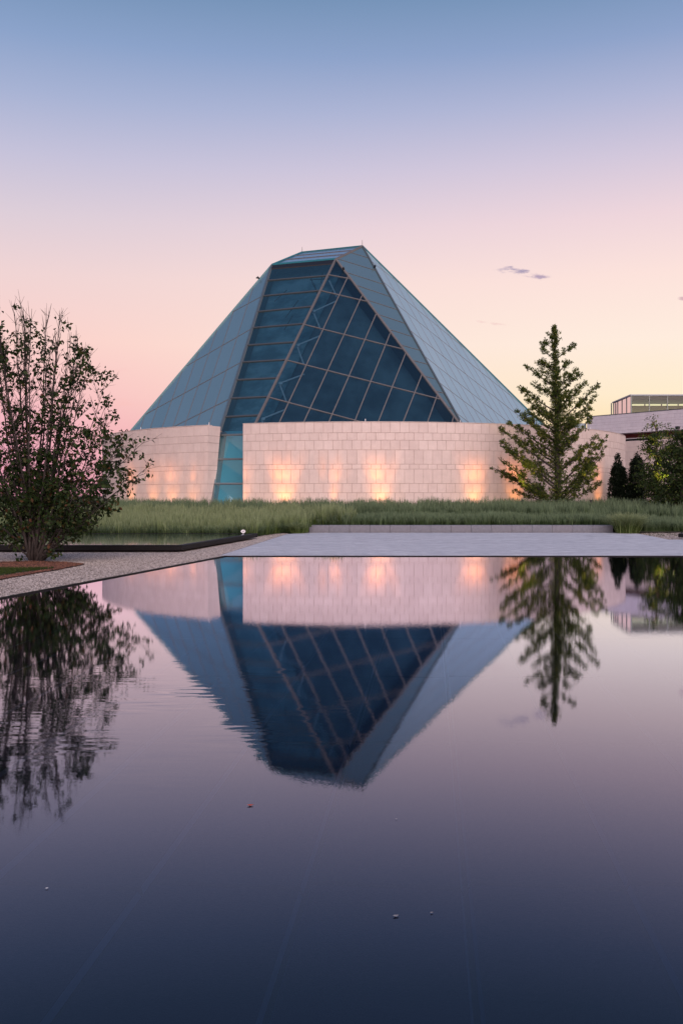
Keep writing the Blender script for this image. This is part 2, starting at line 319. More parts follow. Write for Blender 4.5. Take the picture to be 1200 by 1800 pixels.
# ------------------------------------------------------------------ helpers
def mesh(name, verts, faces, mat):
    me = bpy.data.meshes.new(name); me.from_pydata([tuple(v) for v in verts], [], faces); me.update()
    if mat: me.materials.append(mat)
    return me
def link(name, me, parent=None, loc=None, rot=None):
    o = bpy.data.objects.new(name, me); COL.objects.link(o)
    if parent: o.parent = parent
    if loc is not None: o.location = loc
    if rot is not None: o.rotation_euler = rot
    return o
def obj(name, verts, faces, mat, parent=None, kind=None, smooth=False):
    if parent is not None:
        ml = parent.matrix_world if False else None
    me = mesh(name, verts, faces, mat)
    if smooth: me.polygons.foreach_set('use_smooth', [True] * len(me.polygons))
    o = link(name, me, parent)
    if kind: o['kind'] = kind
    return o
def tag(o, label=None, cat=None, group=None, kind=None):
    if label: o['label'] = label
    if cat: o['category'] = cat
    if group: o['group'] = group
    if kind: o['kind'] = kind
    return o
ORIG = {}
def thing(name, label, cat, loc=(0, 0, 0), group=None):
    o = bpy.data.objects.new(name, None); COL.objects.link(o); o.location = loc; o.empty_display_size = .3
    return tag(o, label, cat, group)
def rel(t, vs):               # world points to the thing's own frame (things are only shifted, never turned)
    return [Vector(v) - t.location for v in vs]
def part(name, vs, fs, mat, t, kind=None, smooth=False):
    return obj(name, rel(t, vs), fs, mat, t, kind, smooth)
def box_vf(x0, x1, y0, y1, z0, z1):
    return ([(x0, y0, z0), (x1, y0, z0), (x1, y1, z0), (x0, y1, z0), (x0, y0, z1), (x1, y0, z1), (x1, y1, z1), (x0, y1, z1)],
            [(0, 3, 2, 1), (4, 5, 6, 7), (0, 1, 5, 4), (1, 2, 6, 5), (2, 3, 7, 6), (3, 0, 4, 7)])
def prism_vf(poly, z0, z1):
    n = len(poly)
    vs = [(p[0], p[1], z0) for p in poly] + [(p[0], p[1], z1) for p in poly]
    fs = [tuple(range(n - 1, -1, -1)), tuple(range(n, 2 * n))] + [(i, (i + 1) % n, (i + 1) % n + n, i + n) for i in range(n)]
    return vs, fs
def bar_vf(a, b, nrm, w, t, off=0.0):   # bar from a to b; w across, t outward along nrm starting at off
    a = Vector(a); b = Vector(b); d = (b - a).normalized(); n = Vector(nrm).normalized(); s = d.cross(n).normalized()
    n = s.cross(d).normalized()
    vs = []
    for p in (a, b):
        for (u, v) in ((-1, off), (1, off), (.8, off + t), (-.8, off + t)): vs.append(p + s * u * w / 2 + n * v)
    return vs, [(0, 1, 2, 3), (7, 6, 5, 4), (0, 4, 5, 1), (1, 5, 6, 2), (2, 6, 7, 3), (3, 7, 4, 0)]
def tube_arr(pts, rads, sides=6):
    pts = [Vector(p) for p in pts]; vs = []; fs = []
    ref = Vector((.31, .9, .17))
    for i, p in enumerate(pts):
        d = (pts[min(i + 1, len(pts) - 1)] - pts[max(i - 1, 0)]).normalized()
        u = d.cross(ref).normalized(); v = d.cross(u)
        for k in range(sides):
            an = 2 * math.pi * k / sides; vs.append(p + (u * math.cos(an) + v * math.sin(an)) * rads[i])
    for i in range(len(pts) - 1):
        for k in range(sides):
            k2 = (k + 1) % sides; fs.append((i * sides + k, i * sides + k2, (i + 1) * sides + k2, (i + 1) * sides + k))
    fs.append(tuple(range(sides))[::-1]); fs.append(tuple((len(pts) - 1) * sides + k for k in range(sides)))
    return vs, fs
class Acc:
    def __init__(s): s.v = []; s.f = []
    def add(s, vf):
        o = len(s.v); s.v += [tuple(v) for v in vf[0]]; s.f += [tuple(i + o for i in f) for f in vf[1]]
def quads_obj(name, V4, mat, parent=None, off=None, attr=None, tri=None):
    """V4: (n,k,3) float array; each row is one k-gon"""
    n, k = V4.shape[:2]
    v = V4.reshape(-1, 3).astype(np.float32)
    if off is not None: v = v - np.array(off, dtype=np.float32)
    me = bpy.data.meshes.new(name); me.vertices.add(n * k); me.vertices.foreach_set('co', v.ravel())
    me.loops.add(n * k); me.loops.foreach_set('vertex_index', np.arange(n * k, dtype=np.int32))
    me.polygons.add(n); me.polygons.foreach_set('loop_start', np.arange(0, n * k, k, dtype=np.int32)); me.polygons.foreach_set('loop_total', np.full(n, k, dtype=np.int32))
    if attr is not None:
        at_ = me.attributes.new('tip', 'FLOAT', 'POINT'); at_.data.foreach_set('value', attr.ravel().astype(np.float32))
    me.update(calc_edges=True); me.materials.append(mat)
    return link(name, me, parent)

# ------------------------------------------------------------------ ground, pond and paving
POND = [(-3.09, 24.2), (12.6, 24.2), (16.5, 13.0), (16.5, -8), (-10.4, -8)]
BIG = 2500
def sheet_with_hole(name, outer, holes, z, mat):
    bm = bmesh.new(); ed = []
    for lp in [outer] + holes:
        vs = [bm.verts.new((x, y, z)) for x, y in lp]
        for i in range(len(vs)): ed.append(bm.edges.new((vs[i], vs[(i + 1) % len(vs)])))
    bmesh.ops.triangle_fill(bm, use_beauty=True, edges=ed)
    for f in bm.faces:
        if f.normal.z < 0: f.normal_flip()
    me = bpy.data.meshes.new(name); bm.to_mesh(me); bm.free(); me.materials.append(mat)
    return tag(link(name, me), kind='structure')
NEAR = [(-60, -20), (60, -20), (60, 36), (-60, 36)]
sheet_with_hole('gravel_ground', NEAR, [POND], 0.0, M_grav)
g2 = sheet_with_hole('ground', [(-BIG, -BIG), (BIG, -BIG), (BIG, BIG), (-BIG, BIG)], [[(-59, -19), (59, -19), (59, 35.5), (-59, 35.5)]], -0.01, M_far)
# bank of planting behind the pools: gentle rise to the building
def bank_z(x, y):
    t = min(max((y - 37.5) / 14.0, 0), 1); t = t * t * (3 - 2 * t)
    z0 = 0.03
    if -1.4 < x < 11.8: z0 = .27
    return z0 + (0.52 - z0) * t
gx = sorted(list(np.linspace(-70, 80, 61)) + [-1.42, -1.38, 11.72, 11.78]); gy = [34.0, 36, 38, 39.75, 41, 43, 45, 47, 49, 51, 54, 60, 75, 110, 170]
vs = []; fs = []
for y in gy:
    for x in gx:
        yy = y
        if y <= 39.75:
            front = 34.05 if x < -3.6 else (39.72 if -1.5 < x < 11.8 else 38.6)
            if x > 12.5: front = 39.2
            yy = max(y, front + (y - 34) * .02)
        vs.append((x, yy, bank_z(x, yy)))
nx = len(gx)
for j in range(len(gy) - 1):
    for i in range(nx - 1): fs.append((j * nx + i, j * nx + i + 1, (j + 1) * nx + i + 1, (j + 1) * nx + i))
obj('planting_bank', vs, fs, M_soil, None, 'structure')
# paving of small granite setts across the far side of the pond
pl = [(gnd(386, 977)[0], 24.22), (12.6, 24.22), (16.4, 13.2), (30, 13.2), (30, 34), (gnd(1205, 953)[0], 33.0), (gnd(1120, 938)[0], 38.35), (gnd(1077, 937)[0], 39.1), (gnd(543, 937)[0], 39.1), (gnd(505, 939)[0], 37.8)]
obj('paving', [(x, y, .006) for x, y in pl], [tuple(range(len(pl)))], M_pave, None, 'structure')
obj('paving_joint_strip', [(x, y, .004) for x, y in ((pl[0][0] - .1, 24.22), (pl[0][0], 24.22), (pl[-1][0], 37.8), (pl[-1][0] - .1, 37.8))], [(0, 1, 2, 3)], M_bench, None, 'structure')

# pond shell, slabs and water
def inset_line(poly, w):
    n = len(poly); out = []
    c = Vector((sum(p[0] for p in poly) / n, sum(p[1] for p in poly) / n))
    L_ = []
    for i in range(n):
        a_, b_ = Vector(poly[i]), Vector(poly[(i + 1) % n]); d = (b_ - a_).normalized(); nn = Vector((-d.y, d.x))
        if nn.dot(c - a_) < 0: nn = -nn
        L_.append((a_ + nn * w, d))
    for i in range(n):
        p, d = L_[i - 1]; q, e = L_[i]
        den = d.x * e.y - d.y * e.x; t = ((q.x - p.x) * e.y - (q.y - p.y) * e.x) / den; out.append(tuple(p + d * t))
    return out
PW = -0.012
POND = POND[::-1]
sheet = obj('pond_bed', [(x, y, -.17) for x, y in POND], [tuple(range(5))], M_slabj, None, 'structure')
inn = inset_line(POND, .05)
for i in range(5):
    a_, b_, c_, d_ = POND[i], POND[(i + 1) % 5], inn[(i + 1) % 5], inn[i]
    v, f = prism_vf([a_, b_, c_, d_], -.17, .008)
    obj('pond_edge_strip', v, f, M_black, None, 'structure')
fv = Vector((.097, 1, 0)).normalized(); rv = Vector((1, -.097, 0)).normalized()
pitch = .705
x_seam = gnd(455, 1800, -.1)          # one seam passes here
def slab_me(w, l):
    g_ = .012
    v = [(-w/2+g_, -l/2+g_, 0), (w/2-g_, -l/2+g_, 0), (w/2-g_, l/2-g_, 0), (-w/2+g_, l/2-g_, 0)]
    e = .012
    top = [(-w/2+g_+e, -l/2+g_+e, .03), (w/2-g_-e, -l/2+g_+e, .03), (w/2-g_-e, l/2-g_-e, .03), (-w/2+g_+e, l/2-g_-e, .03)]
    me = mesh('pond_slab', v + top, [(4, 5, 6, 7), (0, 1, 5, 4), (1, 2, 6, 5), (2, 3, 7, 6), (3, 0, 4, 7)], M_slab)
    me.materials.append(M_slabe)
    for p in (2, 4): me.polygons[p].material_index = 1
    return me
SL = 2.35
sm = slab_me(pitch, SL)
rot_z = -math.atan(.097)
cnt = 0
org = Vector((x_seam.x, x_seam.y, 0)); 
def inside(poly, x, y):
    r = False
    for i in range(len(poly)):
        x1, y1 = poly[i]; x2, y2 = poly[i - 1]
        if (y1 > y) != (y2 > y) and x < (x2 - x1) * (y - y1) / (y2 - y1) + x1: r = not r
    return r
c0 = gnd(600, 1553, -.13).y
for j in range(-2, 10):
    for i in range(-14, 22):
        p = org + rv * ((i + .5) * pitch); k = (c0 - p.y + (j + .5) * SL) ; p = p + fv * k
        ok = all(inside(POND, *(p + rv * sx_ * pitch * .5 + fv * sy_ * SL * .5).xy) for sx_ in (-1, 1) for sy_ in (-1, 1))
        if ok and abs(p.x) < .42 * max(p.y, 0) + 1.2:
            o = link('slab', sm, sheet, (p.x, p.y, -.168), (0, 0, rot_z)); cnt += 1
print('slabs', cnt)
obj('water', [(x, y, PW) for x, y in inset_line(POND, .045)], [tuple(range(5))], M_water, None, 'structure')

# raised infinity basins in black granite
def basin(poly, label, zt=.205):
    if sum(a_[0] * b_[1] - b_[0] * a_[1] for a_, b_ in zip(poly, poly[1:] + poly[:1])) < 0: poly = poly[::-1]
    t = thing('raised_pool', label, 'pool', (poly[1][0], poly[1][1], 0))
    base = inset_line(poly, .28); v, f = prism_vf(base, 0.002, .075); part('plinth', v, f, M_black, t)
    inn = inset_line(poly, .16)
    n = len(poly)
    v, f = prism_vf(inset_line(poly, .165), .07, .16); part('basin_floor', v, f, M_slabj, t)
    for i in range(n):
        a_, b_, c_, d_ = poly[i], poly[(i + 1) % n], inn[(i + 1) % n], inn[i]
        ca, cb = inset_line(poly, .02)[i], inset_line(poly, .02)[(i + 1) % n]
        vs = [(*a_, .06), (*b_, .06), (*c_, .06), (*d_, .06), (*a_, zt - .015), (*b_, zt - .015), (*ca, zt), (*cb, zt), (*c_, zt), (*d_, zt)]
        fs = [(0, 1, 2, 3), (0, 1, 5, 4), (4, 5, 7, 6), (6, 7, 8, 9), (3, 2, 8, 9), (0, 4, 6, 9, 3), (1, 5, 7, 8, 2)]
        part('rim', vs, fs, M_black, t)
    part('water_surface', [(x, y, zt - .006) for x, y in inset_line(poly, .155)], [tuple(range(n))], M_water2, t)
    return t
basin([(-4.48, 25.7), (-3.09, 33.8), (-26, 33.8), (-26, 25.7)], 'long raised black granite pool in front of the grasses at left')
basin([(12.44, 33.8), (13.85, 25.7), (34, 25.7), (34, 33.8)], 'black granite pool of which only the corner shows at the right edge')

# low granite bench wall
bt = thing('bench_wall', 'low grey granite block wall holding back the grasses', 'low wall', gnd(810, 937))
x0, x1 = gnd(543, 936.5).x, gnd(1077, 936.5).x; nb = 15
for k in range(nb):
    a_ = x0 + (x1 - x0) * k / nb + .006; b_ = x0 + (x1 - x0) * (k + 1) / nb - .006; e = .014; zj = random.uniform(-.003, .003); yj = random.uniform(-.004, .004)
    y0 = 39.25 + yj; y1 = 39.7; zt = .325 + zj
    vs = [(a_, y0, 0), (b_, y0, 0), (b_, y1, 0), (a_, y1, 0), (a_, y0, zt - e), (b_, y0, zt - e), (a_ + e, y0 + e, zt), (b_ - e, y0 + e, zt), (b_, y1, zt), (a_, y1, zt)]
    fs = [(0, 1, 5, 4), (4, 5, 7, 6), (6, 7, 8, 9), (0, 4, 6, 9, 3), (1, 2, 8, 7, 5), (2, 3, 9, 8)]
    part('block', vs, fs, M_bench, bt)

# ------------------------------------------------------------------ round limestone wall
CC = Vector((1.65, 72.78)); R = 20.0
def cyl(th, r=R): return Vector((CC.x + r * math.sin(th), CC.y - r * math.cos(th)))
def th_of(px):
    lo, hi = math.radians(-73.5), math.radians(73.5)
    for _ in range(50):
        m = (lo + hi) / 2; p = cyl(m)
        if (p.x / p.y) * FPX + CX < px: lo = m
        else: hi = m
    return lo
TH_L = th_of(365.5); TH_R = th_of(427)
ZC = [5.85, 5.23, 4.80, 4.24, 3.415, 3.13, 2.30, 1.76, 1.14, .45]
PWD = .553; DTH = PWD / R
def panel_me(h, w=PWD, mat=M_stone):
    g_ = .0075; e = .006; d = .036
    a_ = w / 2 - g_; b_ = h / 2 - g_
    v = [(-a_, 0, -b_), (a_, 0, -b_), (a_, 0, b_), (-a_, 0, b_), (-a_, -d + e, -b_), (a_, -d + e, -b_), (a_, -d + e, b_), (-a_, -d + e, b_),
         (-a_ + e, -d, -b_ + e), (a_ - e, -d, -b_ + e), (a_ - e, -d, b_ - e), (-a_ + e, -d, b_ - e)]
    f = [(8, 9, 10, 11), (4, 5, 9, 8), (5, 6, 10, 9), (6, 7, 11, 10), (7, 4, 8, 11), (0, 1, 5, 4), (1, 2, 6, 5), (2, 3, 7, 6), (3, 0, 4, 7)]
    return v, f
CM = [mesh('stone_panel', *panel_me(ZC[k] - ZC[k + 1]), M_stone) for k in range(9)]
def arc_core(t, tha, thb, cap_in=None):
    n = max(4, int(abs(thb - tha) / math.radians(1.6))); vs = []; fs = []
    for i in range(n + 1):
        th = tha + (thb - tha) * i / n
        for r_, z in ((R - .008, .1), (R - .008, 5.83), (R - .42, 5.83), (R - .42, .1)): vs.append((*cyl(th, r_), z))
    for i in range(n):
        for k in range(4): fs.append((i * 4 + k, i * 4 + (k + 1) % 4, (i + 1) * 4 + (k + 1) % 4, (i + 1) * 4 + k))
    fs += [(0, 1, 2, 3), tuple(n * 4 + k for k in (3, 2, 1, 0))]
    part('wall_core', vs, fs, M_joint, t)
    vs = []; fs = []     # thin metal coping
    for i in range(n + 1):
        th = tha + (thb - tha) * i / n
        for r_, z in ((R + .03, 5.853), (R + .03, 5.88), (R - .44, 5.88), (R - .44, 5.853)): vs.append((*cyl(th, r_), z))
    for i in range(n):
        for k in range(4): fs.append((i * 4 + k, i * 4 + (k + 1) % 4, (i + 1) * 4 + (k + 1) % 4, (i + 1) * 4 + k))
    fs += [(0, 1, 2, 3), tuple(n * 4 + k for k in (3, 2, 1, 0))]
    part('coping', vs, fs, M_stone_i, t)
def clad(t, tha, thb, sgn, limit=299):
    """panels in running bond from the opening outwards"""
    count = 0; acc = Acc(); items = []
    for k in range(9):
        odd = k % 2; th = tha; first = True
        while (thb - th) * sgn > DTH * .2:
            w = PWD * (.5 if (first and odd) else 1.0)
            items.append((abs(th - tha), k, th + sgn * w / R / 2, w)); th += sgn * w / R; first = False
    items.sort(key=lambda q: q[0])
    half = {}
    for dd, k, th, w in items:
        p = cyl(th, R - .03 + .0); z = (ZC[k] + ZC[k + 1]) / 2
        if count < limit:
            if w < PWD * .9:
                if k not in half: half[k] = mesh('stone_panel', *panel_me(ZC[k] - ZC[k + 1], w), M_stone)
                me = half[k]
            else: me = CM[k]
            o = link('stone_panel', me, t); o.location = Vector((p.x, p.y, z)) - t.location + Vector((math.sin(th), -math.cos(th), 0)) * random.uniform(-.003, .003)
            o.rotation_euler = (0, 0, th); count += 1
        else:
            v, f = panel_me(ZC[k] - ZC[k + 1], w); c_, s_ = math.cos(th), math.sin(th)
            acc.add(([(p.x + x * c_ - y * s_, p.y + x * s_ + y * c_, z + zz) for x, y, zz in v], f))
    if acc.v: part('stone_panels', acc.v, acc.f, M_stone_i, t, 'stuff')
p = cyl(TH_R)
wr = thing('round_stone_wall', 'pale limestone wall curving from the glass slot to the right', 'wall', (p.x, p.y, .45))
arc_core(wr, TH_R, math.radians(176)); clad(wr, TH_R, math.radians(84), 1)
p = cyl(TH_L)
wl = thing('round_stone_wall', 'pale limestone wall left of the glass slot behind the multi-stem tree', 'wall', (p.x, p.y, .45))
arc_core(wl, TH_L, math.radians(-176)); clad(wl, TH_L, math.radians(-84), -1)
# return face of the left wall at the slot
def cap_in(z): return 0.50 + (1.22 - .50) * (z - .5) / 5.3
rad = Vector((-math.sin(TH_L), math.cos(TH_L))); tan = Vector((math.cos(TH_L), math.sin(TH_L)))
for k in range(9):
    z1, z0 = ZC[k] - .01, ZC[k + 1] + .01
    o0 = cyl(TH_L, R + .012)
    q = []
    for off in (0.0, .045):
        for z, tin in ((z0, cap_in(z0)), (z0, 0), (z1, 0), (z1, cap_in(z1))):
            pp = o0 + rad * tin + tan * (.003 + off); q.append((pp.x, pp.y, z))
    part('stone_panel', q, [(4, 5, 6, 7), (0, 1, 5, 4), (1, 2, 6, 5), (2, 3, 7, 6), (3, 0, 4, 7)], M_stone, wl)
v = []
for z in (.1, 5.83):
    for tin in (.03, cap_in(z)):
        for tn in (0.0, -.5):
            pp = cyl(TH_L, R) + rad * tin + tan * tn; v.append((pp.x, pp.y, z))
part('return_core', v, [(0, 1, 3, 2), (4, 6, 7, 5), (0, 4, 5, 1), (2, 3, 7, 6), (0, 2, 6, 4), (1, 5, 7, 3)], M_joint, wl)
for px_, t_ in ((243, wl), (368.0 - 4, wl), (642, wr), (811, wr), (1042, wr)):   # slim pins standing on the coping
    p = cyl(th_of(px_), R - .2); v, f = tube_arr([(p.x, p.y, 5.87), (p.x, p.y, 6.05)], [.022, .018], 6); part('pin', v, f, M_white, t_)

# ------------------------------------------------------------------ glass pyramid
A = at(636.5, 433, 70.0); B = None
C_ = at(478, 466, 67.6); D = at(590, 456, 66.0)
V1 = at(385, 765, 56.6); V2 = at(440, 763.5, 55.7); P = at(820, 762.5, 56.5)
VL = at(214, 777.5, 63.5); VR = at(986, 780, 66.0)
# roof plane through A, C, D gives B
nr = (A - D).cross(C_ - D).normalized(); ray = at(531, 444, 1.0) - Vector((0, 0, EYE)); B = Vector((0, 0, EYE)) + ray * ((D - Vector((0, 0, EYE))).dot(nr) / ray.dot(nr))
# make F2 planar: move C onto the plane of D, V1, V2 along its sight line
n2 = (D - V2).cross(V1 - V2).normalized(); ray = at(478, 466, 1.0) - Vector((0, 0, EYE)); C2 = Vector((0, 0, EYE)) + ray * ((D - Vector((0, 0, EYE))).dot(n2) / ray.dot(n2))
print('C', C_, 'C2', C2, 'B', B, 'A', A, 'D', D)
C_ = C2
nr = (A - D).cross(C_ - D).normalized(); ray = at(531, 444, 1.0) - Vector((0, 0, EYE)); B = Vector((0, 0, EYE)) + ray * ((D - Vector((0, 0, EYE))).dot(nr) / ray.dot(nr))
print('B', B)
RB = Vector((8.5, 88, 5.2)); LB = Vector((-8, 86.5, 5.2))
py = thing('glass_pyramid', 'faceted blue glass pyramid rising behind the round stone wall', 'glass pyramid', (1.65, 72.78, 0.5))
CENTER = Vector((1.65, 72.0, 9.0))
def facet(poly, families, mat, mw=.10, proud=.05, mname='mullion', mm=None):
    poly = [Vector(p) for p in poly]
    n = (poly[1] - poly[0]).cross(poly[2] - poly[0]).normalized()
    if n.dot(poly[0] - CENTER) < 0: n = -n
    u = (poly[1] - poly[0]).normalized(); v = n.cross(u)
    o = poly[0]; eye = Vector((0, 0, EYE))
    def to2(p): return Vector(((p - o).dot(u), (p - o).dot(v)))
    def to3(q, h=0): return o + u * q.x + v * q.y + n * h
    polys = [[to2(p) for p in poly]]; full = polys[0][:]
    lines = []
    for fi, fam in enumerate(families):
        for (a_, b_) in fam:
            e = []
            for px_ in (a_, b_):
                r_ = at(px_[0], px_[1], 1.0) - eye; t_ = (o - eye).dot(n) / r_.dot(n); e.append(to2(eye + r_ * t_))
            lines.append((fi, e[0], e[1]))
    for fi, a_, b_ in lines:
        d = (b_ - a_).normalized(); nn = Vector((-d.y, d.x)); new = []
        for pg in polys:
            s = [(q - a_).dot(nn) for q in pg]
            if max(s) < .02 or min(s) > -.02: new.append(pg); continue
            p1, p2 = [], []
            for i in range(len(pg)):
                q, r_ = pg[i], pg[(i + 1) % len(pg)]; sq, sr = s[i], s[(i + 1) % len(pg)]
                (p1 if sq >= 0 else p2).append(q)
                if (sq >= 0) != (sr >= 0):
                    m = q + (r_ - q) * (sq / (sq - sr)); p1.append(m); p2.append(m)
            for pp in (p1, p2):
                if len(pp) > 2: new.append(pp)
        polys = new
    for pg in polys:
        c = sum(pg, Vector((0, 0))) / len(pg)
        ins = []
        for q in pg:
            dd = c - q; l_ = dd.length
            if l_ < .06: ins = None; break
            ins.append(q + dd / l_ * min(.035, l_ * .3))
        if not ins: continue
        k = len(ins); tilt = Vector((random.uniform(-1, 1), random.uniform(-1, 1))) * .0022
        v3 = [to3(q, (q - c).dot(tilt)) for q in ins] + [to3(q, -.03) for q in ins]
        part('pane', v3, [tuple(range(k))] + [(i, (i + 1) % k, (i + 1) % k + k, i + k) for i in range(k)], mat, py)
    # bars
    for fi, a_, b_ in lines:
        d = (b_ - a_).normalized(); tmin, tmax = -1e9, 1e9; nn = Vector((-d.y, d.x)); ts = []
        s = [(q - a_).dot(nn) for q in full]
        for i in range(len(full)):
            q, r_ = full[i], full[(i + 1) % len(full)]; sq, sr = s[i], s[(i + 1) % len(full)]
            if (sq >= 0) != (sr >= 0): m = q + (r_ - q) * (sq / (sq - sr)); ts.append((m - a_).dot(d))
        if len(ts) < 2: continue
        p1, p2 = to3(a_ + d * min(ts)), to3(a_ + d * max(ts))
        if (p2 - p1).length < .2: continue
        vv, ff = bar_vf(p1, p2, n, mw, proud + .02 + .006 * fi, -.02)
        part(mname, vv, ff, mm or M_mull, py)
    return n
def sp_(c, k, ox, oy): return (ox + k * c[0], oy + k * c[1])
F1s = [((443, 512), (367, 749)), ((409.6, 551), (345, 749.5)), ((381, 581.5), (329, 736.7)), ((350, 616), (304, 751)), ((320, 653), (285, 752.5)), ((286.5, 689), (264, 754)), ((255, 729), (247, 756))]
F1b = [((410, 548), (460, 521)), ((329, 643), (442, 578)), ((255, 729), (421, 638.5)), ((304, 751), (402, 702))]
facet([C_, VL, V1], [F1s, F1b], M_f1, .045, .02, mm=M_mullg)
F2 = [((478, 493), (570, 485.5)), ((461, 521), (556, 512)), ((454, 548.5), (540, 540)), ((443, 577), (528, 570)), ((434, 607.5), (516, 602)), ((423, 637.5), (500, 633)), ((413, 668.6), (486, 665)), ((403, 701), (470, 698)), ((393, 733.5), (455, 730.5))]
n2v = facet([C_, V1, V2, D], [F2], M_band, .13, .07, mm=M_mulld)
F3t = [((610.7, 487.7), (490.8, 743)), ((636, 520), (533.5, 743)), ((661, 551.7), (578, 741.5)), ((686.7, 583), (623, 741)), ((713, 620), (664, 743)), ((741.7, 657), (707.7, 743)), ((769, 691.7), (750.7, 743)), ((797, 730), (794, 743))]
F3u = [((578.7, 483.7), (610, 489.5)), ((562.5, 511), (647.5, 531)), ((533.7, 570.7), (711, 615)), ((502, 633), (776.7, 703)), ((470, 698), (626.7, 740))]
n3v = facet([D, V2, P], [F3t, F3u], M_dark, .080, .045)
F4 = [[(615, 443.7), (647.5, 453.7)], [(592.5, 455), (661, 476)], [(610, 479.5), (672.5, 499.5)], [(628.7, 502.5), (685.5, 521.7)], [(646, 528), (698, 544.5)], [(667.5, 554), (710, 568)], [(687.5, 580.5), (723.7, 591.7)], [(709, 608), (738, 616)], [(730, 635), (751.7, 640.7)], [(750.7, 662.7), (766, 667)], [(770.7, 689), (781.7, 692)], [(793, 718), (797, 719)]]
facet([A, D, P], [F4], M_f4, .06, .03)
st = [665, 690, 713, 738, 761, 785, 808, 830, 852, 874, 896, 920, 943]
F5v = [((x, 432.7 + (x - 636.7) * 1.012), (x + (.562 + .004 * i) * 200, 632.7 + (x - 636.7) * 1.012)) for i, x in enumerate(st)]
F5w = [((652, 459), (690.5, 489.5)), ((672.5, 495), (800, 599)), ((696.5, 535), (777.5, 600)), ((722, 582), (894, 717.5)), ((745.5, 626), (866, 721)), ((773, 673.5), (850, 732)), ((800.5, 725), (824, 743))]
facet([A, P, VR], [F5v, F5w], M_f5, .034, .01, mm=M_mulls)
F6 = [((505, 454.5), (614, 444)), ((519, 449.5), (627, 438))]
F6 = [((498.5, 456.7), (605, 447.4)), ((516, 450.0), (622, 439.9))]
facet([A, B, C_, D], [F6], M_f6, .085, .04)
# rear and side facets out of sight, in the same fritted glass
for poly in ([A, VR, RB], [A, RB, B], [B, RB, LB], [B, LB, C_], [C_, LB, VL]):
    part('rear_pane', poly, [(0, 1, 2)], M_rear, py)
# ridge caps along the folds
def ridge(a_, b_, w=.16, mat=None, up=None):
    mid = (a_ + b_) / 2; n = (mid - Vector((CENTER.x, CENTER.y, mid.z - 4))).normalized()
    vv, ff = bar_vf(a_, b_, n, w, .12, -.04); part('ridge_cap', vv, ff, mat or M_ridge, py)
ridge(C_, D, .22, M_fringe); ridge(C_, V1, .2); ridge(D, V2, .15, M_mull); ridge(D, P, .16, M_mull); ridge(A, P, .14); ridge(D, A, .16, M_mull)
ridge(A, B, .16, M_fringe); ridge(B, C_, .16, M_fringe); ridge(C_, VL, .14, M_fringe); ridge(A, VR, .14, M_fringe)
# eaves fascia under the roof edge
vv, ff = bar_vf(C_ + (V1 - C_).normalized() * .3, D + (V2 - D).normalized() * .3, n2v, .55, .05, -.0); part('fascia', vv, ff, M_blackm, py)
# inner skin 1.1 m behind the clear facets
def skin(poly, n, d, mat, ins=.05):
    c = sum(poly, Vector()) / len(poly); q = [p + (c - p) * ins - n * d for p in poly]
    part('inner_skin', q, [tuple(range(len(q)))], mat, py)
skin([C_, V1.lerp(C_, .05), V2.lerp(D, .05), D], n2v, 1.0, M_skin2, -.07); skin([D, V2, P], n3v, 1.1, M_skin, .02)
# steel braces between the two skins, behind the first column of the dark facet
def on3(px_, py_, h):
    eye = Vector((0, 0, EYE)); r_ = at(px_, py_, 1.0) - eye; t_ = (D - eye).dot(n3v) / r_.dot(n3v); return eye + r_ * t_ - n3v * h
def on2(px_, py_, h):
    eye = Vector((0, 0, EYE)); r_ = at(px_, py_, 1.0) - eye; t_ = (D - eye).dot(n2v) / r_.dot(n2v); return eye + r_ * t_ - n2v * h
for a_, b_ in (((579, 487), (592, 515)), ((590, 523), (553, 540)), ((552, 545), (564, 574)), ((562, 584), (525, 599)), ((523, 604), (535, 637)), ((535, 651), (495, 666)), ((492, 670), (503, 699)), ((500, 714), (462, 729)), ((460, 733), (466, 745))):
    vv, ff = tube_arr([on3(*a_, .35), on3(*b_, .35)], [.055, .055], 6); part('strut', vv, ff, M_strut, py)
for (px_, py_) in ((552, 541), (524, 601), (493, 668), (462, 731)):
    c = on3(px_, py_, .35); vv, ff = tube_arr([c - n3v * .1, c + n3v * .08], [.15, .13], 8); part('strut_node', vv, ff, M_strut, py)
for a_, b_ in (((540, 471), (546, 490)), ((546, 490), (556, 508)), ((541, 482), (574, 480)), ((563, 470), (560, 486)), ((548, 488), (553, 506)), ((500, 500), (478, 520)), ((510, 545), (495, 570)), ((520, 518), (498, 548))):
    vv, ff = tube_arr([on2(*a_, .5), on2(*b_, .5)], [.04, .04], 6); part('strut', vv, ff, M_blackm, py)
# lower glazing in the slot between the two stone walls
G1t = V1.copy(); G2t = at(447, 763.3, 55.6)
G1b = at(371.5, 902, 55.35); G2b = at(447, 901, 54.9)
G1b = Vector((G1b.x, G1b.y, .45)); G2b = Vector((G2b.x, G2b.y, .45))
nG = (G2t - G1t).cross(G1b - G1t).normalized(); nG = nG if nG.y < 0 else -nG
rows = [0, .37, .71, 1.0]
rows = [0, (808 - 766) / 136, (850 - 766) / 136, 1.0]
for k in range(3):
    q = [G1t.lerp(G1b, rows[k]), G2t.lerp(G2b, rows[k]), G2t.lerp(G2b, rows[k + 1]), G1t.lerp(G1b, rows[k + 1])]
    part('pane', q, [(0, 1, 2, 3)], M_teal, py)
for k in range(3):
    vv, ff = bar_vf(G1t.lerp(G1b, rows[k]), G2t.lerp(G2b, rows[k]), nG, .13, .07, -.01); part('mullion', vv, ff, M_ridge, py)
vv, ff = bar_vf(G1t, G1b, nG, .10, .08, -.01); part('mullion', vv, ff, M_ridge, py)
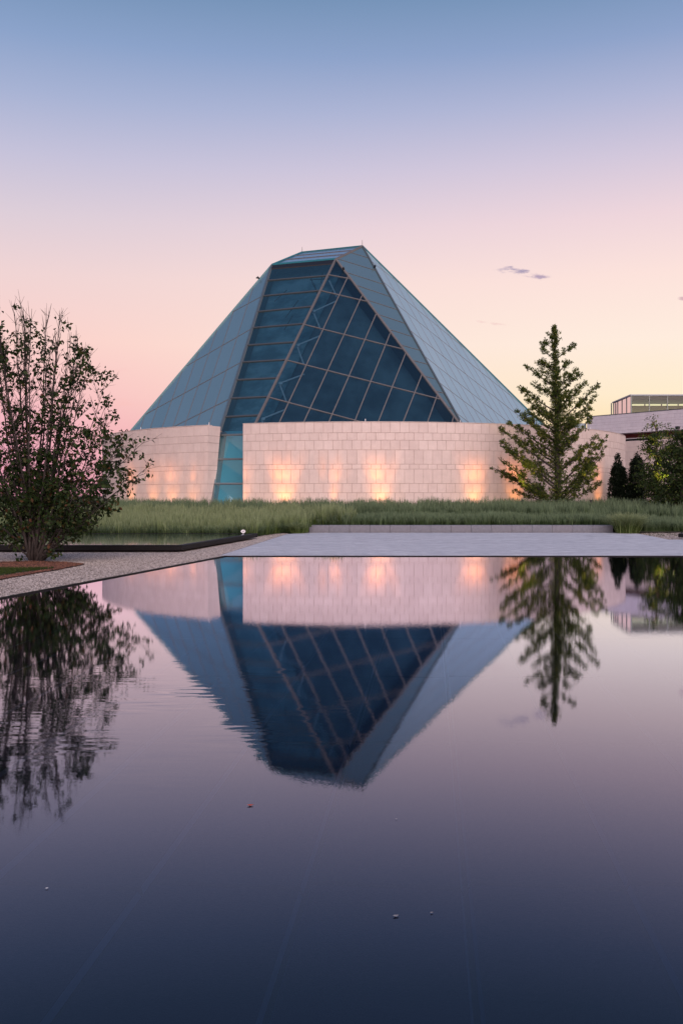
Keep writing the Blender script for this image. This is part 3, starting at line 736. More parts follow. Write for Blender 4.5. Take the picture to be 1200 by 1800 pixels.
q = [G1t - nG * .5 + Vector((.10, 0, .4)), G2t - nG * .5 + Vector((1.5, 0, .4)), G2b - nG * .5 + Vector((1.5, 0, 0)), G1b - nG * .5 + Vector((.0, 0, 0))]
part('inner_skin', q, [(0, 1, 2, 3)], M_skin3, py)
q = [G1t + Vector((.02, .05, .3)), G1t - nG * .49 + Vector((.30, 0, .3)), G1b - nG * .49 + Vector((.0, 0, 0)), G1b + Vector((.02, .05, 0))]
part('slot_reflection', q, [(0, 1, 2, 3)], M_joint, py)  # strip added to draw the reflected sliver at the slot's left edge
for p0, h in ((A, .5), (B, .45)):
    vv, ff = tube_arr([p0, p0 + Vector((0, 0, h))], [.022, .012], 5); part('lightning_rod', vv, ff, M_blackm, py)
for pt in (C_ + (VL - C_) * .085, D + (P - D) * .072, A + (P - A) * .14):
    out = (pt - Vector((CENTER.x, CENTER.y, pt.z))).normalized()
    vv, ff = tube_arr([pt, pt + out * .18 + Vector((0, 0, .12)), pt + out * .3 + Vector((0, 0, .05))], [.06, .09, .05], 7)
    part('floodlight', vv, ff, M_blackm, py)

# ------------------------------------------------------------------ stone building on the right
b0 = Vector((22.0, 82.0)); bd = Vector((5.8, -7.5)).normalized(); bn = Vector((bd.y, -bd.x))   # outward, toward the viewer's left
if bn.y > 0: bn = -bn
bl = thing('stone_building', 'grey limestone building with red soffit band and glass rooftop pavilion', 'building', (22, 82, .5))
LEN = 20.0
def bpt(s, o, z): p = b0 + bd * s + bn * o; return (p.x, p.y, z)
def slab_part(name, s0, s1, o0, o1, z0, z1, mat):
    vs = [bpt(s0, o0, z0), bpt(s1, o0, z0), bpt(s1, o1, z0), bpt(s0, o1, z0), bpt(s0, o0, z1), bpt(s1, o0, z1), bpt(s1, o1, z1), bpt(s0, o1, z1)]
    return part(name, vs, [(0, 3, 2, 1), (4, 5, 6, 7), (0, 1, 5, 4), (1, 2, 6, 5), (2, 3, 7, 6), (3, 0, 4, 7)], mat, bl)
slab_part('upper_wall', 0, LEN, -.01, -9, 6.98, 8.62, M_joint_far)
slab_part('lower_wall', 0, LEN, -.01, -8.9, .3, 6.28, M_joint_far)
slab_part('red_band', .3, LEN - .1, -1.2, -8.8, 6.57, 6.982, M_red)
slab_part('pale_strip', .3, LEN - .1, -.9, -1.19, 6.52, 6.60, M_white)
slab_part('ribbon_window', .3, LEN - .1, -1.1, -8.7, 6.27, 6.56, M_blackm)
slab_part('pale_post', 1.9, 2.15, -.95, -1.15, 6.28, 6.98, M_white)
slab_part('pale_strip', 7.0, 10.0, -.85, -1.1, 6.29, 6.5, M_olive)
rws = [8.65, 8.33, 8.03, 7.82, 7.5, 7.25, 6.98]
acc = Acc(); acc2 = Acc()
def bpanel(ac, s, w, z1, z0):
    v, f = panel_me(z1 - z0, w); 
    ac.add(([bpt(s + x, -.03 - y, (z0 + z1) / 2 + z) for x, y, z in v], [tuple(reversed(q)) for q in f]))
for k in range(6):
    s = .0 + (.3 if k % 2 else .6) / 2; first = True
    s = 0
    while s < LEN - .01:
        w = .3 if (first and k % 2) else .6; first = False
        w = min(w, LEN - s); bpanel(acc, s + w / 2, w, rws[k], rws[k + 1]); s += w
zl = [6.28, 5.75, 5.35, 4.6, 4.3, 3.5, 2.9, 2.3, 1.6, .9, .3]
for k in range(10):
    s = 0; first = True
    while s < LEN - .01:
        w = .3 if (first and k % 2) else .6; first = False
        w = min(w, LEN - s); bpanel(acc2, s + w / 2, w, zl[k], zl[k + 1]); s += w
part('stone_panels', acc.v, acc.f, M_stone_far, bl, 'stuff'); part('stone_panels', acc2.v, acc2.f, M_stone_i, bl, 'stuff')
slab_part('roof_coping', -.02, LEN, .04, -.4, 8.655, 8.70, M_ridge)
slab_part('security_camera', 9.0, 9.25, .05, .35, 7.05, 7.25, M_blackm)
# glass link at the left end
v, f = box_vf(20.4, 22.0, 82.3, 88, .3, 8.1); part('glass_link', v, f, M_f1, bl)
# rooftop glass pavilion
cx_, cy_ = 25.4, 80.2; bx_, by_ = 25.75, 86.6; zt = 10.36; zb = 8.5; XR = 38.
def pl3(p): return p
def frame(a_, b_, w=.09, mat=M_frame, nrm=(0, -1, 0)):
    vv, ff = bar_vf(a_, b_, nrm, w, .08, -.04); return part('frame', vv, ff, mat, bl)
vs, fs = prism_vf([(cx_ - .12, cy_ - .12), (XR, cy_ - .12), (XR, by_ + .1), (bx_ - .12, by_ + .1)], zt, zt + .11); part('pavilion_roof', vs, fs, M_proof, bl)
xs = [cx_ + i * 1.58 for i in range(9)]
for i in range(8):
    w_ = part('window', [(xs[i], cy_, zb), (xs[i + 1], cy_, zb), (xs[i + 1], cy_, zt), (xs[i], cy_, zt)], [(0, 1, 2, 3)], M_glass, bl)
for i in range(9): frame((xs[i], cy_, zb), (xs[i], cy_, zt), .11)
for i in range(4):
    a_ = Vector((cx_, cy_, 0)).lerp(Vector((bx_, by_, 0)), i / 4); b_ = Vector((cx_, cy_, 0)).lerp(Vector((bx_, by_, 0)), (i + 1) / 4)
    part('window', [(a_.x, a_.y, zb), (b_.x, b_.y, zb), (b_.x, b_.y, zt), (a_.x, a_.y, zt)], [(0, 1, 2, 3)], M_glass, bl)
    frame((b_.x, b_.y, zb), (b_.x, b_.y, zt), .09, nrm=(-1, 0, 0))
for i in range(9): frame((xs[i] + .15, by_, zb), (xs[i] + .15, by_, zt), .10)
v, f = box_vf(cx_ + .9, XR, by_ - 1.6, by_ - 1.5, 9.1, 9.95); part('blind', v, f, M_olive, bl)
v, f = box_vf(cx_ + .5, XR, by_ - 3.0, by_ - 2.9, 9.98, zt); part('ceiling_beam', v, f, M_pgreen, bl)
for i in range(5):
    frame((cx_ + .8 + i * 2.6, by_ - 1, 8.62), (cx_ + 2.1 + i * 2.6, by_ - 1, 9.1), .035)
    frame((cx_ + 3.4 + i * 2.6, by_ - 1, 8.62), (cx_ + 2.1 + i * 2.6, by_ - 1, 9.1), .035)
v, f = box_vf(cx_ + .3, XR, cy_ + .3, by_, 8.3, 8.52); part('pavilion_floor', v, f, M_olive, bl)

# ------------------------------------------------------------------ foliage tools
def leaves_array(pts, size, jitter_dir=None, aspect=.5, droop=.0, fold=.25):
    """diamond leaves, one quad-pair folded: returns (n,4,3)"""
    n = len(pts); p = np.asarray(pts, dtype=float)
    d = rng.normal(size=(n, 3)); d[:, 2] -= droop; d /= np.linalg.norm(d, axis=1)[:, None]
    if jitter_dir is not None: d = d * .75 + jitter_dir; d /= np.linalg.norm(d, axis=1)[:, None]
    r = rng.normal(size=(n, 3)); s = np.cross(d, r); s /= np.linalg.norm(s, axis=1)[:, None]; nn = np.cross(d, s)
    L_ = (size * rng.uniform(.7, 1.3, n))[:, None]; w = L_ * aspect
    return np.stack([p, p + d * L_ * .45 + s * w * .5 + nn * L_ * fold * .3, p + d * L_, p + d * L_ * .45 - s * w * .5 + nn * L_ * fold * .3], axis=1)
def bez(a_, m, b_, n):
    return [a_.lerp(m, t).lerp(m.lerp(b_, t), t) for t in [i / n for i in range(n + 1)]]

# ------------------------------------------------------------------ larch-like tree right of centre
def larch():
    d0 = 51.0; s = 220 / 1165.
    def q(cx, cy, dd=0): 
        p = at(860 + s * cx, 560 + s * cy, d0); p.y += dd; return p
    base = q(648, 1760); base.z = .42
    t = thing('young_larch', 'upright young tree with feathery rising branches in front of the round wall', 'tree', tuple(base))
    tr = [base, q(640, 1600), q(628, 1300), q(622, 1000), q(615, 700), q(610, 450), q(606, 220), q(600, 70)]
    vv, ff = tube_arr(tr, [.20, .17, .145, .115, .085, .055, .03, .012], 9); part('trunk', vv, ff, M_bark, t, smooth=True)
    def trunk_at(cy):
        for i in range(len(tr) - 1):
            z = q(600, cy).z
            if tr[i].z <= z <= tr[i + 1].z: return tr[i].lerp(tr[i + 1], (z - tr[i].z) / (tr[i + 1].z - tr[i].z))
        return tr[0].copy()
    br = [(300, 500, 200), (260, 535, 135), (230, 640, 150), (360, 480, 280), (430, 455, 385), (470, 490, 400), (540, 490, 470), (660, 345, 445), (700, 400, 600), (860, 295, 630), (900, 340, 770), (1080, 330, 860), (1010, 390, 830),
          (1180, 215, 850), (1250, 80, 1020), (1180, 200, 960), (1420, 75, 1165), (1400, 210, 1210), (1500, 70, 1310), (1560, 55, 1385), (1620, 140, 1420), (1680, 255, 1520), (1715, 235, 1595), (1480, 130, 1240), (1350, 270, 1100), (1300, 350, 1130), (1150, 340, 960), (1000, 450, 800),
          (400, 770, 245), (500, 755, 385), (640, 815, 470), (660, 800, 540), (720, 755, 665), (960, 895, 600), (1100, 1005, 620), (1180, 1015, 720), (1200, 960, 830), (1250, 965, 915), (1000, 750, 780), (1330, 850, 1080),
          (1480, 1100, 1100), (1540, 1110, 1200), (1620, 1095, 1250), (1420, 960, 1110), (1650, 965, 1380), (1690, 970, 1440), (1730, 985, 1535), (1400, 900, 1180), (1550, 1000, 1290)]
    L_pts = []; L_dir = []; tw = Acc()
    def dress(pts, dens, spread, r0):
        ln = sum((pts[i + 1] - pts[i]).length for i in range(len(pts) - 1))
        n = max(3, int(ln * dens * .50))
        for k in range(n):
            f = random.uniform(.12, 1.0) ** .85; i = min(int(f * (len(pts) - 1)), len(pts) - 2); p = pts[i].lerp(pts[i + 1], f * (len(pts) - 1) - i)
            dr = (pts[i + 1] - pts[i]).normalized()
            side = Vector((random.gauss(0, 1), random.gauss(0, 1), random.gauss(0, .8) + .1)).normalized()
            l_ = random.uniform(.06, spread * 1.25) * (1.2 - f * .6)
            e = p + (side * .8 + dr * .7).normalized() * l_
            tw.add(tube_arr([p, e], [.007, .003], 3))
            m = random.randint(9, 16)
            for _ in range(m):
                L_pts.append(p.lerp(e, random.uniform(.55, 1.1)) + Vector((random.gauss(0, .03), random.gauss(0, .03), random.gauss(0, .025)))); L_dir.append(dr * .45 + side * .35 + Vector((0, 0, .1)))
    for (y0, tx, ty) in br:
        y0 = min(1745, ty + (.75 if tx < 610 else .95) * abs(tx - 615)); a_ = trunk_at(y0); dy = random.uniform(-1, 1) * abs(tx - 610) / 1000 * 3.0; b_ = q(tx, ty, dy)
        m = a_.lerp(b_, .5) + Vector((0, 0, -.05 * (b_ - a_).length * .5)) + Vector((random.uniform(-.1, .1), random.uniform(-.1, .1), 0))
        pts = bez(a_, m, b_, 7); ln = (b_ - a_).length
        vv, ff = tube_arr(pts, [max(.008, .018 + .011 * ln) * (1 - .85 * i / 7) for i in range(8)], 5); part('limb', vv, ff, M_bark, t)
        dress(pts, 34, .31, .02)
        for _ in range(int(ln * 1.3)):
            f = random.uniform(.25, .85); p = pts[int(f * 7)]; dr = (b_ - a_).normalized(); sd_ = Vector((random.gauss(0, 1), random.gauss(0, 1), random.uniform(-.1, .6))).normalized()
            e = p + (dr * .9 + sd_ * .6).normalized() * random.uniform(.35, .8) * (1.1 - f * .5)
            sp = bez(p, p.lerp(e, .5) + Vector((0, 0, -.04)), e, 3); tw.add(tube_arr(sp, [.014, .011, .008, .004], 4)); dress(sp, 30, .25, .01)
    for k in range(20):   # limbs towards and away from the viewer
        y0 = 620 + 1120 * (k / 34.) ** .8; a_ = trunk_at(y0); l_ = .9 + (y0 - 300) / 1500 * 2.1; an = random.choice((-1, 1)) * random.uniform(50, 125)
        an = math.radians(an); dirv = Vector((math.cos(an), math.sin(an), random.uniform(.5, 1.1))); b_ = a_ + dirv.normalized() * l_ * random.uniform(.7, 1)
        pts = bez(a_, a_.lerp(b_, .5) + Vector((0, 0, -.1)), b_, 6); vv, ff = tube_arr(pts, [.035 - .005 * i for i in range(7)], 5); part('limb', vv, ff, M_bark, t)
        dress(pts, 30, .3, .02)
    for k in range(1150):
        f = random.random() ** 1.3; p = trunk_at(1720 - 1500 * f); o = Vector((random.gauss(0, 1), random.gauss(0, 1), .4)).normalized()
        for _ in range(8):
            L_pts.append(p + o * random.uniform(.04, .18 + .42 * (1 - f))); L_dir.append(o * .4)
    for k in range(170):
        f = random.random(); p = tr[-1].lerp(trunk_at(230), f); o = Vector((random.gauss(0, 1), random.gauss(0, 1), .3)).normalized()
        for _ in range(5): L_pts.append(p + o * random.uniform(.02, .08 + .18 * f)); L_dir.append(o * .4)
    V = leaves_array(L_pts, .125, np.array(L_dir), .36)
    print('larch leaves', len(V))
    part('twigs', tw.v, tw.f, M_bark, t, 'stuff')
    f_ = quads_obj('foliage', V, M_leafG, t, tuple(base)); f_['kind'] = 'stuff'
    return base
larch_base = larch()

# ------------------------------------------------------------------ many-stemmed tree on the left
def shrub_tree():
    s = 280 / 951.; d0 = 22.0
    def q(cx, cy, dd=0): 
        p = at(s * cx, 530 + s * cy, d0); k = (d0 + dd) / d0; return Vector((p.x, p.y + dd, p.z))
    base = q(225, 1563); base.z = .05
    t = thing('serviceberry_tree', 'many-stemmed tree with bare upper twigs on the mulch bed at left', 'tree', tuple(base))
    stems = [  # tip, bend point, radius
        ((30, 95), (95, 900), .035), ((75, 85), (120, 850), .035), ((130, 60), (140, 800), .05), ((150, 70), (150, 900), .055), ((190, 50), (190, 800), .035),
        ((232, 62), (235, 800), .04), ((262, 65), (205, 900), .035), ((340, 150), (300, 900), .05), ((385, 150), (290, 950), .055), ((455, 128), (330, 850), .04),
        ((478, 190), (350, 900), .035), ((520, 250), (370, 950), .035), ((570, 330), (400, 1000), .035), ((600, 400), (440, 1050), .03), ((605, 560), (460, 1050), .03),
        ((690, 645), (470, 1150), .03), ((690, 755), (480, 1200), .03), ((885, 812), (520, 1150), .032), ((865, 935), (560, 1200), .03), ((770, 1135), (500, 1330), .028), ((700, 1010), (480, 1250), .03),
        ((0, 190), (40, 900), .04), ((-70, 210), (0, 900), .035), ((-150, 330), (-40, 950), .035), ((-200, 480), (-60, 1000), .03), ((-260, 650), (-80, 1050), .03), ((-300, 830), (-60, 1200), .03),
        ((-280, 1020), (-40, 1300), .03), ((-150, 1200), (20, 1400), .028), ((570, 1290), (400, 1400), .025), ((600, 1180), (420, 1350), .026), ((400, 1420), (300, 1480), .018), ((105, 1520), (150, 1500), .015), ((420, 330), (320, 900), .04), ((300, 240), (250, 900), .04), ((60, 300), (90, 900), .04)]
    LP = []; LD = []; tw = Acc()
    def topness(p):   # 0 low in the crown, 1 at the bare top
        cy = (HOR - (p.z - EYE) * FPX / d0 - 530) / s
        return cy
    def cluster(p, k, sp):
        for _ in range(k):
            LP.append(p + Vector((random.gauss(0, sp), random.gauss(0, sp), random.gauss(0, sp * .8)))); LD.append(Vector((random.gauss(0, .3), random.gauss(0, .3), -.45)))
    def dress(p, hang):
        cy = topness(p)
        if cy < 150: pr = .012
        elif cy < 350: pr = .075
        elif cy < 700: pr = .055
        elif cy < 900: pr = .10
        elif cy < 1400: pr = .18
        elif cy < 1500: pr = .16
        else: pr = .08
        if p.x > base.x + 1.4: pr = max(pr, .2)
        if random.random() < pr * hang: cluster(p, random.randint(5, 12), .06)
    for (tip, bend, r0) in stems:
        tip = (tip[0] - (14 if tip[0] > 500 else 0), tip[1] + 22)
        dx = abs(tip[0] - 225) / 600.
        dd = random.uniform(-1.3, 1.3); b_ = q(*tip, dd); m = q(*bend, dd * .45); a0 = base + Vector((random.uniform(-.16, .16), random.uniform(-.16, .16), 0))
        n = 14; pts = bez(a0, m, b_, n)
        pts = [p + Vector((random.gauss(0, .012), random.gauss(0, .012), 0)) * min(1, i / 3) for i, p in enumerate(pts)]
        vv, ff = tube_arr(pts, [r0 * (1 - .93 * (i / n) ** .8) + .002 for i in range(n + 1)], 6); part('stem', vv, ff, M_bark, t, smooth=True)
        ln = sum((pts[i + 1] - pts[i]).length for i in range(n))
        for k in range(int(ln * 7)):
            f = random.uniform(.16, .985); i = int(f * n); p = pts[i].lerp(pts[i + 1], f * n - i); dr = (pts[i + 1] - pts[i]).normalized()
            out = Vector((random.gauss(0, 1), random.gauss(0, 1), 0)).normalized()
            cy = topness(p); wide = .22 if cy < 500 else (.7 if cy < 900 else 1.25)
            sl = random.uniform(.35, 1.05 if cy < 600 else .8) * (1.25 - .7 * f)
            dirv = (dr * 1.0 + out * wide + Vector((0, 0, .1))).normalized(); e = p + dirv * sl
            sp = bez(p, p.lerp(e, .5) - Vector((0, 0, .03)), e + Vector((0, 0, -.05 if cy > 700 else .05)), 4)
            tw.add(tube_arr(sp, [.007, .006, .005, .004, .0022], 3))
            for sp_i in sp[1:]:
                dress(sp_i, 1.0 if cy > 350 else .8)
            for _ in range(2):
                a2 = sp[random.randint(1, 3)]; e2 = a2 + (dirv + Vector((random.gauss(0, .6), random.gauss(0, .6), random.gauss(0, .4)))).normalized() * random.uniform(.12, .35)
                tw.add(tube_arr([a2, e2], [.0045, .002], 3)); dress(e2, 1.0); dress(a2.lerp(e2, .6), .8)
    # leafier shoulders of the crown seen in the photograph
    for (cx, cy, rx, ry, k) in ((200, 230, 60, 60, 5), (180, 340, 70, 50, 5), (420, 590, 90, 40, 6), (560, 430, 60, 40, 4), (500, 480, 60, 40, 3), (620, 860, 90, 60, 6), (500, 780, 90, 60, 5), (300, 640, 60, 40, 3), (20, 400, 60, 100, 4), (60, 480, 60, 60, 4), (600, 1120, 120, 70, 9),
                              (100, 1060, 150, 90, 12), (400, 1060, 160, 90, 12), (250, 1180, 220, 80, 16), (60, 1250, 120, 80, 8), (450, 1230, 120, 70, 8), (0, 950, 90, 90, 6), (700, 1000, 70, 50, 4), (170, 1310, 120, 70, 6), (150, 1430, 80, 50, 4), (400, 1290, 90, 50, 5), (300, 1380, 100, 50, 3), (20, 1340, 80, 50, 4)):
        for _ in range(int(k * 2.9)):
            p = q(random.gauss(cx, rx * .8), random.gauss(cy, ry * .8), random.gauss(0, .55)); cluster(p, random.randint(5, 11), .06)
    V = leaves_array(LP, .112, np.array(LD), .55, fold=.5)
    print('shrub leaves', len(V))
    part('twigs', tw.v, tw.f, M_bark, t, 'stuff')
    f_ = quads_obj('foliage', V, M_leafL, t, tuple(base)); f_['kind'] = 'stuff'
shrub_tree()

# ------------------------------------------------------------------ broadleaf trees and cedars at the right edge
def broad(base, h, w, label, limbs, seed, nleaf):
    random.seed(seed)
    t = thing('broadleaf_tree', label, 'tree', tuple(base), 'dark broadleaf trees at the right edge')
    top = base + Vector((0, 0, h * .93)); pts = bez(base, base.lerp(top, .5) + Vector((.1, 0, 0)), top, 8)
    vv, ff = tube_arr(pts, [.15 * (1 - .9 * i / 8) + .01 for i in range(9)], 7); part('trunk', vv, ff, M_bark, t, smooth=True)
    LP = []; tw = Acc()
    for k in range(limbs):
        f = random.uniform(.08, .95); i = int(f * 8); p = pts[i].lerp(pts[min(i + 1, 8)], f * 8 - i); an = random.uniform(0, 2 * math.pi)
        l_ = w * (1.15 - .75 * f) * random.uniform(.6, 1.1); e = p + Vector((math.cos(an) * l_, math.sin(an) * l_, l_ * random.uniform(.15, .75)))
        lp = bez(p, p.lerp(e, .5) + Vector((0, 0, .1)), e, 6); vv, ff = tube_arr(lp, [.05 * (1 - .85 * j / 6) for j in range(7)], 5); part('limb', vv, ff, M_bark, t)
        for _ in range(int(l_ * 22)):
            g_ = random.uniform(.2, 1); a_ = lp[min(int(g_ * 6), 5)]; e2 = a_ + Vector((random.gauss(0, .33), random.gauss(0, .33), random.gauss(.02, .2)))
            tw.add(tube_arr([a_, e2], [.008, .003], 3))
            for _ in range(nleaf):
                LP.append(a_.lerp(e2, random.uniform(.3, 1.1)) + Vector((random.gauss(0, .08), random.gauss(0, .08), random.gauss(0, .04))))
    V = leaves_array(LP, .13, None, .6); part('twigs', tw.v, tw.f, M_bark, t, 'stuff')
    f_ = quads_obj('foliage', V, M_leafD, t, tuple(base)); f_['kind'] = 'stuff'
    print('broad', len(V))
def bankp(px_, d): x = (px_ - CX) / FPX * d; return Vector((x, d, bank_z(x, d) - .02))
broad(bankp(1152, 54), 5.7, 1.5, 'smaller broadleaf tree beside the cedars with its crown lit amber from below', 34, 21, 9)
broad(bankp(1197, 47), 4.7, 1.6, 'dense dark broadleaf tree cut by the right edge of the picture', 50, 22, 10)
broad(bankp(1228, 53), 5.4, 2.4, 'taller dark broadleaf tree standing behind the one cut by the right edge', 44, 23, 9)
def cedar(base, h, w, label, seed):
    random.seed(seed)
    t = thing('columnar_cedar', label, 'tree', tuple(base), 'dark columnar cedars against the round wall')
    vv, ff = tube_arr([base, base + Vector((0, 0, h * .9))], [.07, .015], 6); part('trunk', vv, ff, M_bark, t)
    LP = []; LD = []; leads = [(random.uniform(-.28, .28) * w, random.uniform(-.28, .28) * w, random.uniform(.72, .95)) for _ in range(7)] + [(0, 0, 1.0)]
    for k in range(2600):
        lx, ly, hh = random.choice(leads); f = random.random() ** .85; z = f * h * hh; prof = (1 - f) ** .42 * (.75 + .25 * min(1, f * 6))
        an = random.uniform(0, 2 * math.pi); r_ = w * .30 * prof * random.uniform(.75, 1.1)
        c = base + Vector((lx * (1 - f * .3) + math.cos(an) * r_, ly * (1 - f * .3) + math.sin(an) * r_, z + .05))
        for _ in range(6): LP.append(c + Vector((random.gauss(0, .04), random.gauss(0, .04), random.gauss(0, .06)))); LD.append(Vector((math.cos(an) * .3, math.sin(an) * .3, .8)))
    V = leaves_array(LP, .13, np.array(LD), .35)
    f_ = quads_obj('foliage', V, M_leafC, t, tuple(base)); f_['kind'] = 'stuff'
cedar(bankp(1085, 58), 3.65, 1.35, 'left one of the two dark columnar cedars, directly against the round wall edge', 31)
cedar(bankp(1119, 58.5), 3.65, 1.4, 'right one of the two dark columnar cedars, next to the amber-lit tree', 32)

# ------------------------------------------------------------------ ornamental grasses
def tufts(cent, hgt, nb, lean, wid, sprd=.16):
    """cent (n,3); hgt (n,); returns quads (n*nb*2,4,3) and tip attr"""
    n = len(cent); c = np.repeat(cent, nb, axis=0); h = np.repeat(hgt, nb) * rng.uniform(.55, 1.12, n * nb)
    an = rng.uniform(0, 2 * math.pi, n * nb); rr = np.abs(rng.normal(0, 1, n * nb)); r0 = sprd * .35 * rr
    b = c + np.stack([np.cos(an) * r0, np.sin(an) * r0, np.zeros_like(an)], 1)
    ln = lean * rng.uniform(.2, 1.3, n * nb); dx = np.cos(an) * ln * h; dy = np.sin(an) * ln * h
    wa = rng.uniform(0, math.pi, n * nb); w = wid * rng.uniform(.6, 1.3, n * nb)
    s = np.stack([np.cos(wa) * w, np.sin(wa) * w, np.zeros_like(w)], 1)
    m = b + np.stack([dx * .3, dy * .3, h * .55], 1); t = b + np.stack([dx, dy, h * (1 - .25 * ln)], 1)
    Q = np.concatenate([np.stack([b - s * .5, b + s * .5, m + s * .5, m - s * .5], 1), np.stack([m - s * .5, m + s * .5, t + s * .14, t - s * .14], 1)], 0)
    A_ = np.concatenate([np.tile([0, 0, .5, .5], (n * nb, 1)), np.tile([.5, .5, 1, 1], (n * nb, 1))], 0)
    # interleave so that each blade is one island: share by welding is skipped, islands are per quad
    return (Q, np.repeat(rng.uniform(0, 1, n), nb)), A_
def blades_obj(name, Q, A_, mat, **k):
    """two quads per blade welded into one island"""
    Q, tone = Q; n = len(Q) // 2
    v = np.concatenate([Q[:n, 0:2], Q[:n, 2:4][:, ::-1], Q[n:, 2:4][:, ::-1]], 1)   # b-,b+, m-,m+, t-,t+
    at6 = np.tile([0, 0, .5, .5, 1, 1], (n, 1)).astype(np.float32)
    me = bpy.data.meshes.new(name); me.vertices.add(n * 6); me.vertices.foreach_set('co', v.reshape(-1).astype(np.float32))
    idx = np.array([0, 1, 3, 2, 2, 3, 5, 4]); li = (np.arange(n)[:, None] * 6 + idx[None]).astype(np.int32)
    me.loops.add(n * 8); me.loops.foreach_set('vertex_index', li.ravel()); me.polygons.add(n * 2)
    me.polygons.foreach_set('loop_start', np.arange(0, n * 8, 4, dtype=np.int32)); me.polygons.foreach_set('loop_total', np.full(n * 2, 4, dtype=np.int32))
    a2 = me.attributes.new('tip', 'FLOAT', 'POINT'); a2.data.foreach_set('value', at6.ravel())
    a3 = me.attributes.new('tone', 'FLOAT', 'POINT'); a3.data.foreach_set('value', np.repeat(tone, 6).astype(np.float32))
    me.update(calc_edges=True); me.materials.append(mat); o = link(name, me); return tag(o, **k)
LAMPS = [cyl(th_of(q), R + .95) for q in (231, 270, 303, 340, 424, 500, 587, 668, 833, 905, 1050)]
def fill(xr, yr, n, cond):
    out = []
    while len(out) < n:
        x = random.uniform(*xr); y = random.uniform(*yr)
        if abs(x) > y * .41 + 2: continue
        rr = (Vector((x, y)) - CC).length
        if rr < R + .25: continue
        if rr < R + .88 and min((Vector((x, y)) - q).length for q in LAMPS) < .8: continue
        if cond(x, y): out.append((x, y, bank_z(x, y) - .01))
    return np.array(out)
def front(x):
    if x < -3.5: return 34.35
    if x < -2.6: return 34.35 + (x + 3.5) / .9 * 4.1
    if x < -1.3: return 38.75
    if x < 11.9: return 39.85
    return 39.4
random.seed(99)
def clump_noise(x, y, k=1.0): return math.sin(x * 1.3 * k + 2 * math.sin(y * .7 * k)) * math.cos(y * .9 * k + math.sin(x * .5 * k))
split = lambda x: 46.2 if x < -1.5 else 43.2
cd = fill((-24, 26), (39, 57), 6500, lambda x, y: y > split(x) + 1.2 * clump_noise(x, y) and y > front(x))
hd = np.array([.80 + .10 * clump_noise(x, y, 1.4) for x, y, z in cd])
Q, A_ = tufts(cd, hd * rng.uniform(.6, 1.18, len(hd)), 18, .16, .032, .17)
blades_obj('ornamental_grass', Q, A_, M_gr_dark, kind='stuff', label='dark blue-green ornamental grasses along the foot of the round wall', cat='grass')
cl = fill((-24, 0.5), (34.3, 48), 4800, lambda x, y: y < split(x) + 1.2 * clump_noise(x, y) and y > front(x))
hl_ = np.array([(.80 if y > 36 else .68) + .07 * clump_noise(x, y, 1.4) for x, y, z in cl])
Q, A_ = tufts(cl, hl_ * rng.uniform(.6, 1.15, len(hl_)), 20, .17, .028, .17)
blades_obj('ornamental_grass', Q, A_, M_gr_light, kind='stuff', label='pale feathery ornamental grasses behind the raised pool at left', cat='grass')
cl = fill((-1.6, 24), (39.3, 45), 3600, lambda x, y: y < split(x) + 1.2 * clump_noise(x, y) and y > front(x))
hl_ = np.array([.46 + .05 * clump_noise(x, y, 1.4) for x, y, z in cl])
Q, A_ = tufts(cl, hl_ * rng.uniform(.6, 1.2, len(hl_)), 20, .2, .025, .16)
blades_obj('ornamental_grass', Q, A_, M_gr_dark, kind='stuff', label='shorter green ornamental grasses just behind the low granite wall', cat='grass')
fr_ = np.array([(x, front(x) + random.uniform(0, .25), bank_z(x, front(x))) for x in np.concatenate([np.arange(-17, -3.2, .28), np.arange(-3.2, -1.5, .25), np.arange(13.2, 18, .3)])])
Q, A_ = tufts(fr_, np.full(len(fr_), .50), 90, .75, .014, .3)
blades_obj('ornamental_grass', Q, A_, M_gr_dark, kind='stuff', label='arching green front row of grasses edging the paving and raised pool', cat='grass')
def fountain(px_, py_, h, nb, label, lean=1.0, sp=.3):
    p = gnd(px_, py_); c = np.array([[p.x + random.gauss(0, .12), p.y + .3 + random.gauss(0, .1), .0] for _ in range(30)]); Q, A_ = tufts(c, np.full(30, h), nb // 30, lean, .016, sp)
    blades_obj('fountain_grass', Q, A_, M_gr_light, label=label, cat='grass clump', group='single fountain grass clumps')
fountain(1106, 938, .92, 2400, 'rounded fountain grass clump at the right end of the granite wall', 1.05, .35)
fountain(522, 938, .55, 700, 'arching grass clump at the left end of the granite wall', .95, .3)

# ------------------------------------------------------------------ mulch bed, lawn, gravel stones
mul = [(-5.9, 21.0), (-5.98, 20.2), (-6.04, 19.4), (-6.26, 18.3), (-6.42, 17.15), (-7.0, 14.0), (-8.1, 10), (-16, 10), (-16, 21.6), (-8.0, 21.6), (-7.4, 21.9), (-6.5, 21.6)]
obj('mulch_bed', [(x, y, .022) for x, y in mul] + [(sum(p[0] for p in mul) / 12, 18, .03)], [(i, (i + 1) % 12, 12) for i in range(12)], M_mulch, None, 'structure')
lw = [(-6.15, 19.75), (-6.5, 18.6), (-6.68, 17.7), (-7.3, 14), (-8.4, 10.4), (-15.8, 10.4), (-15.8, 19.7)]
obj('lawn', [(x, y, .035) for x, y in lw], [tuple(range(7))], M_soil, None, 'structure')
pts = []
while len(pts) < 9000:
    x = random.uniform(-9.5, -6.1); y = random.uniform(14, 19.8)
    if inside(lw, x, y): pts.append((x, y, .034))
pts = np.array(pts); Q, A_ = tufts(pts, np.full(len(pts), .045), 3, .5, .008, .05)
blades_obj('lawn_grass', Q, A_, M_lawn, kind='stuff', label='short mown lawn inside the mulch bed at left', cat='grass')
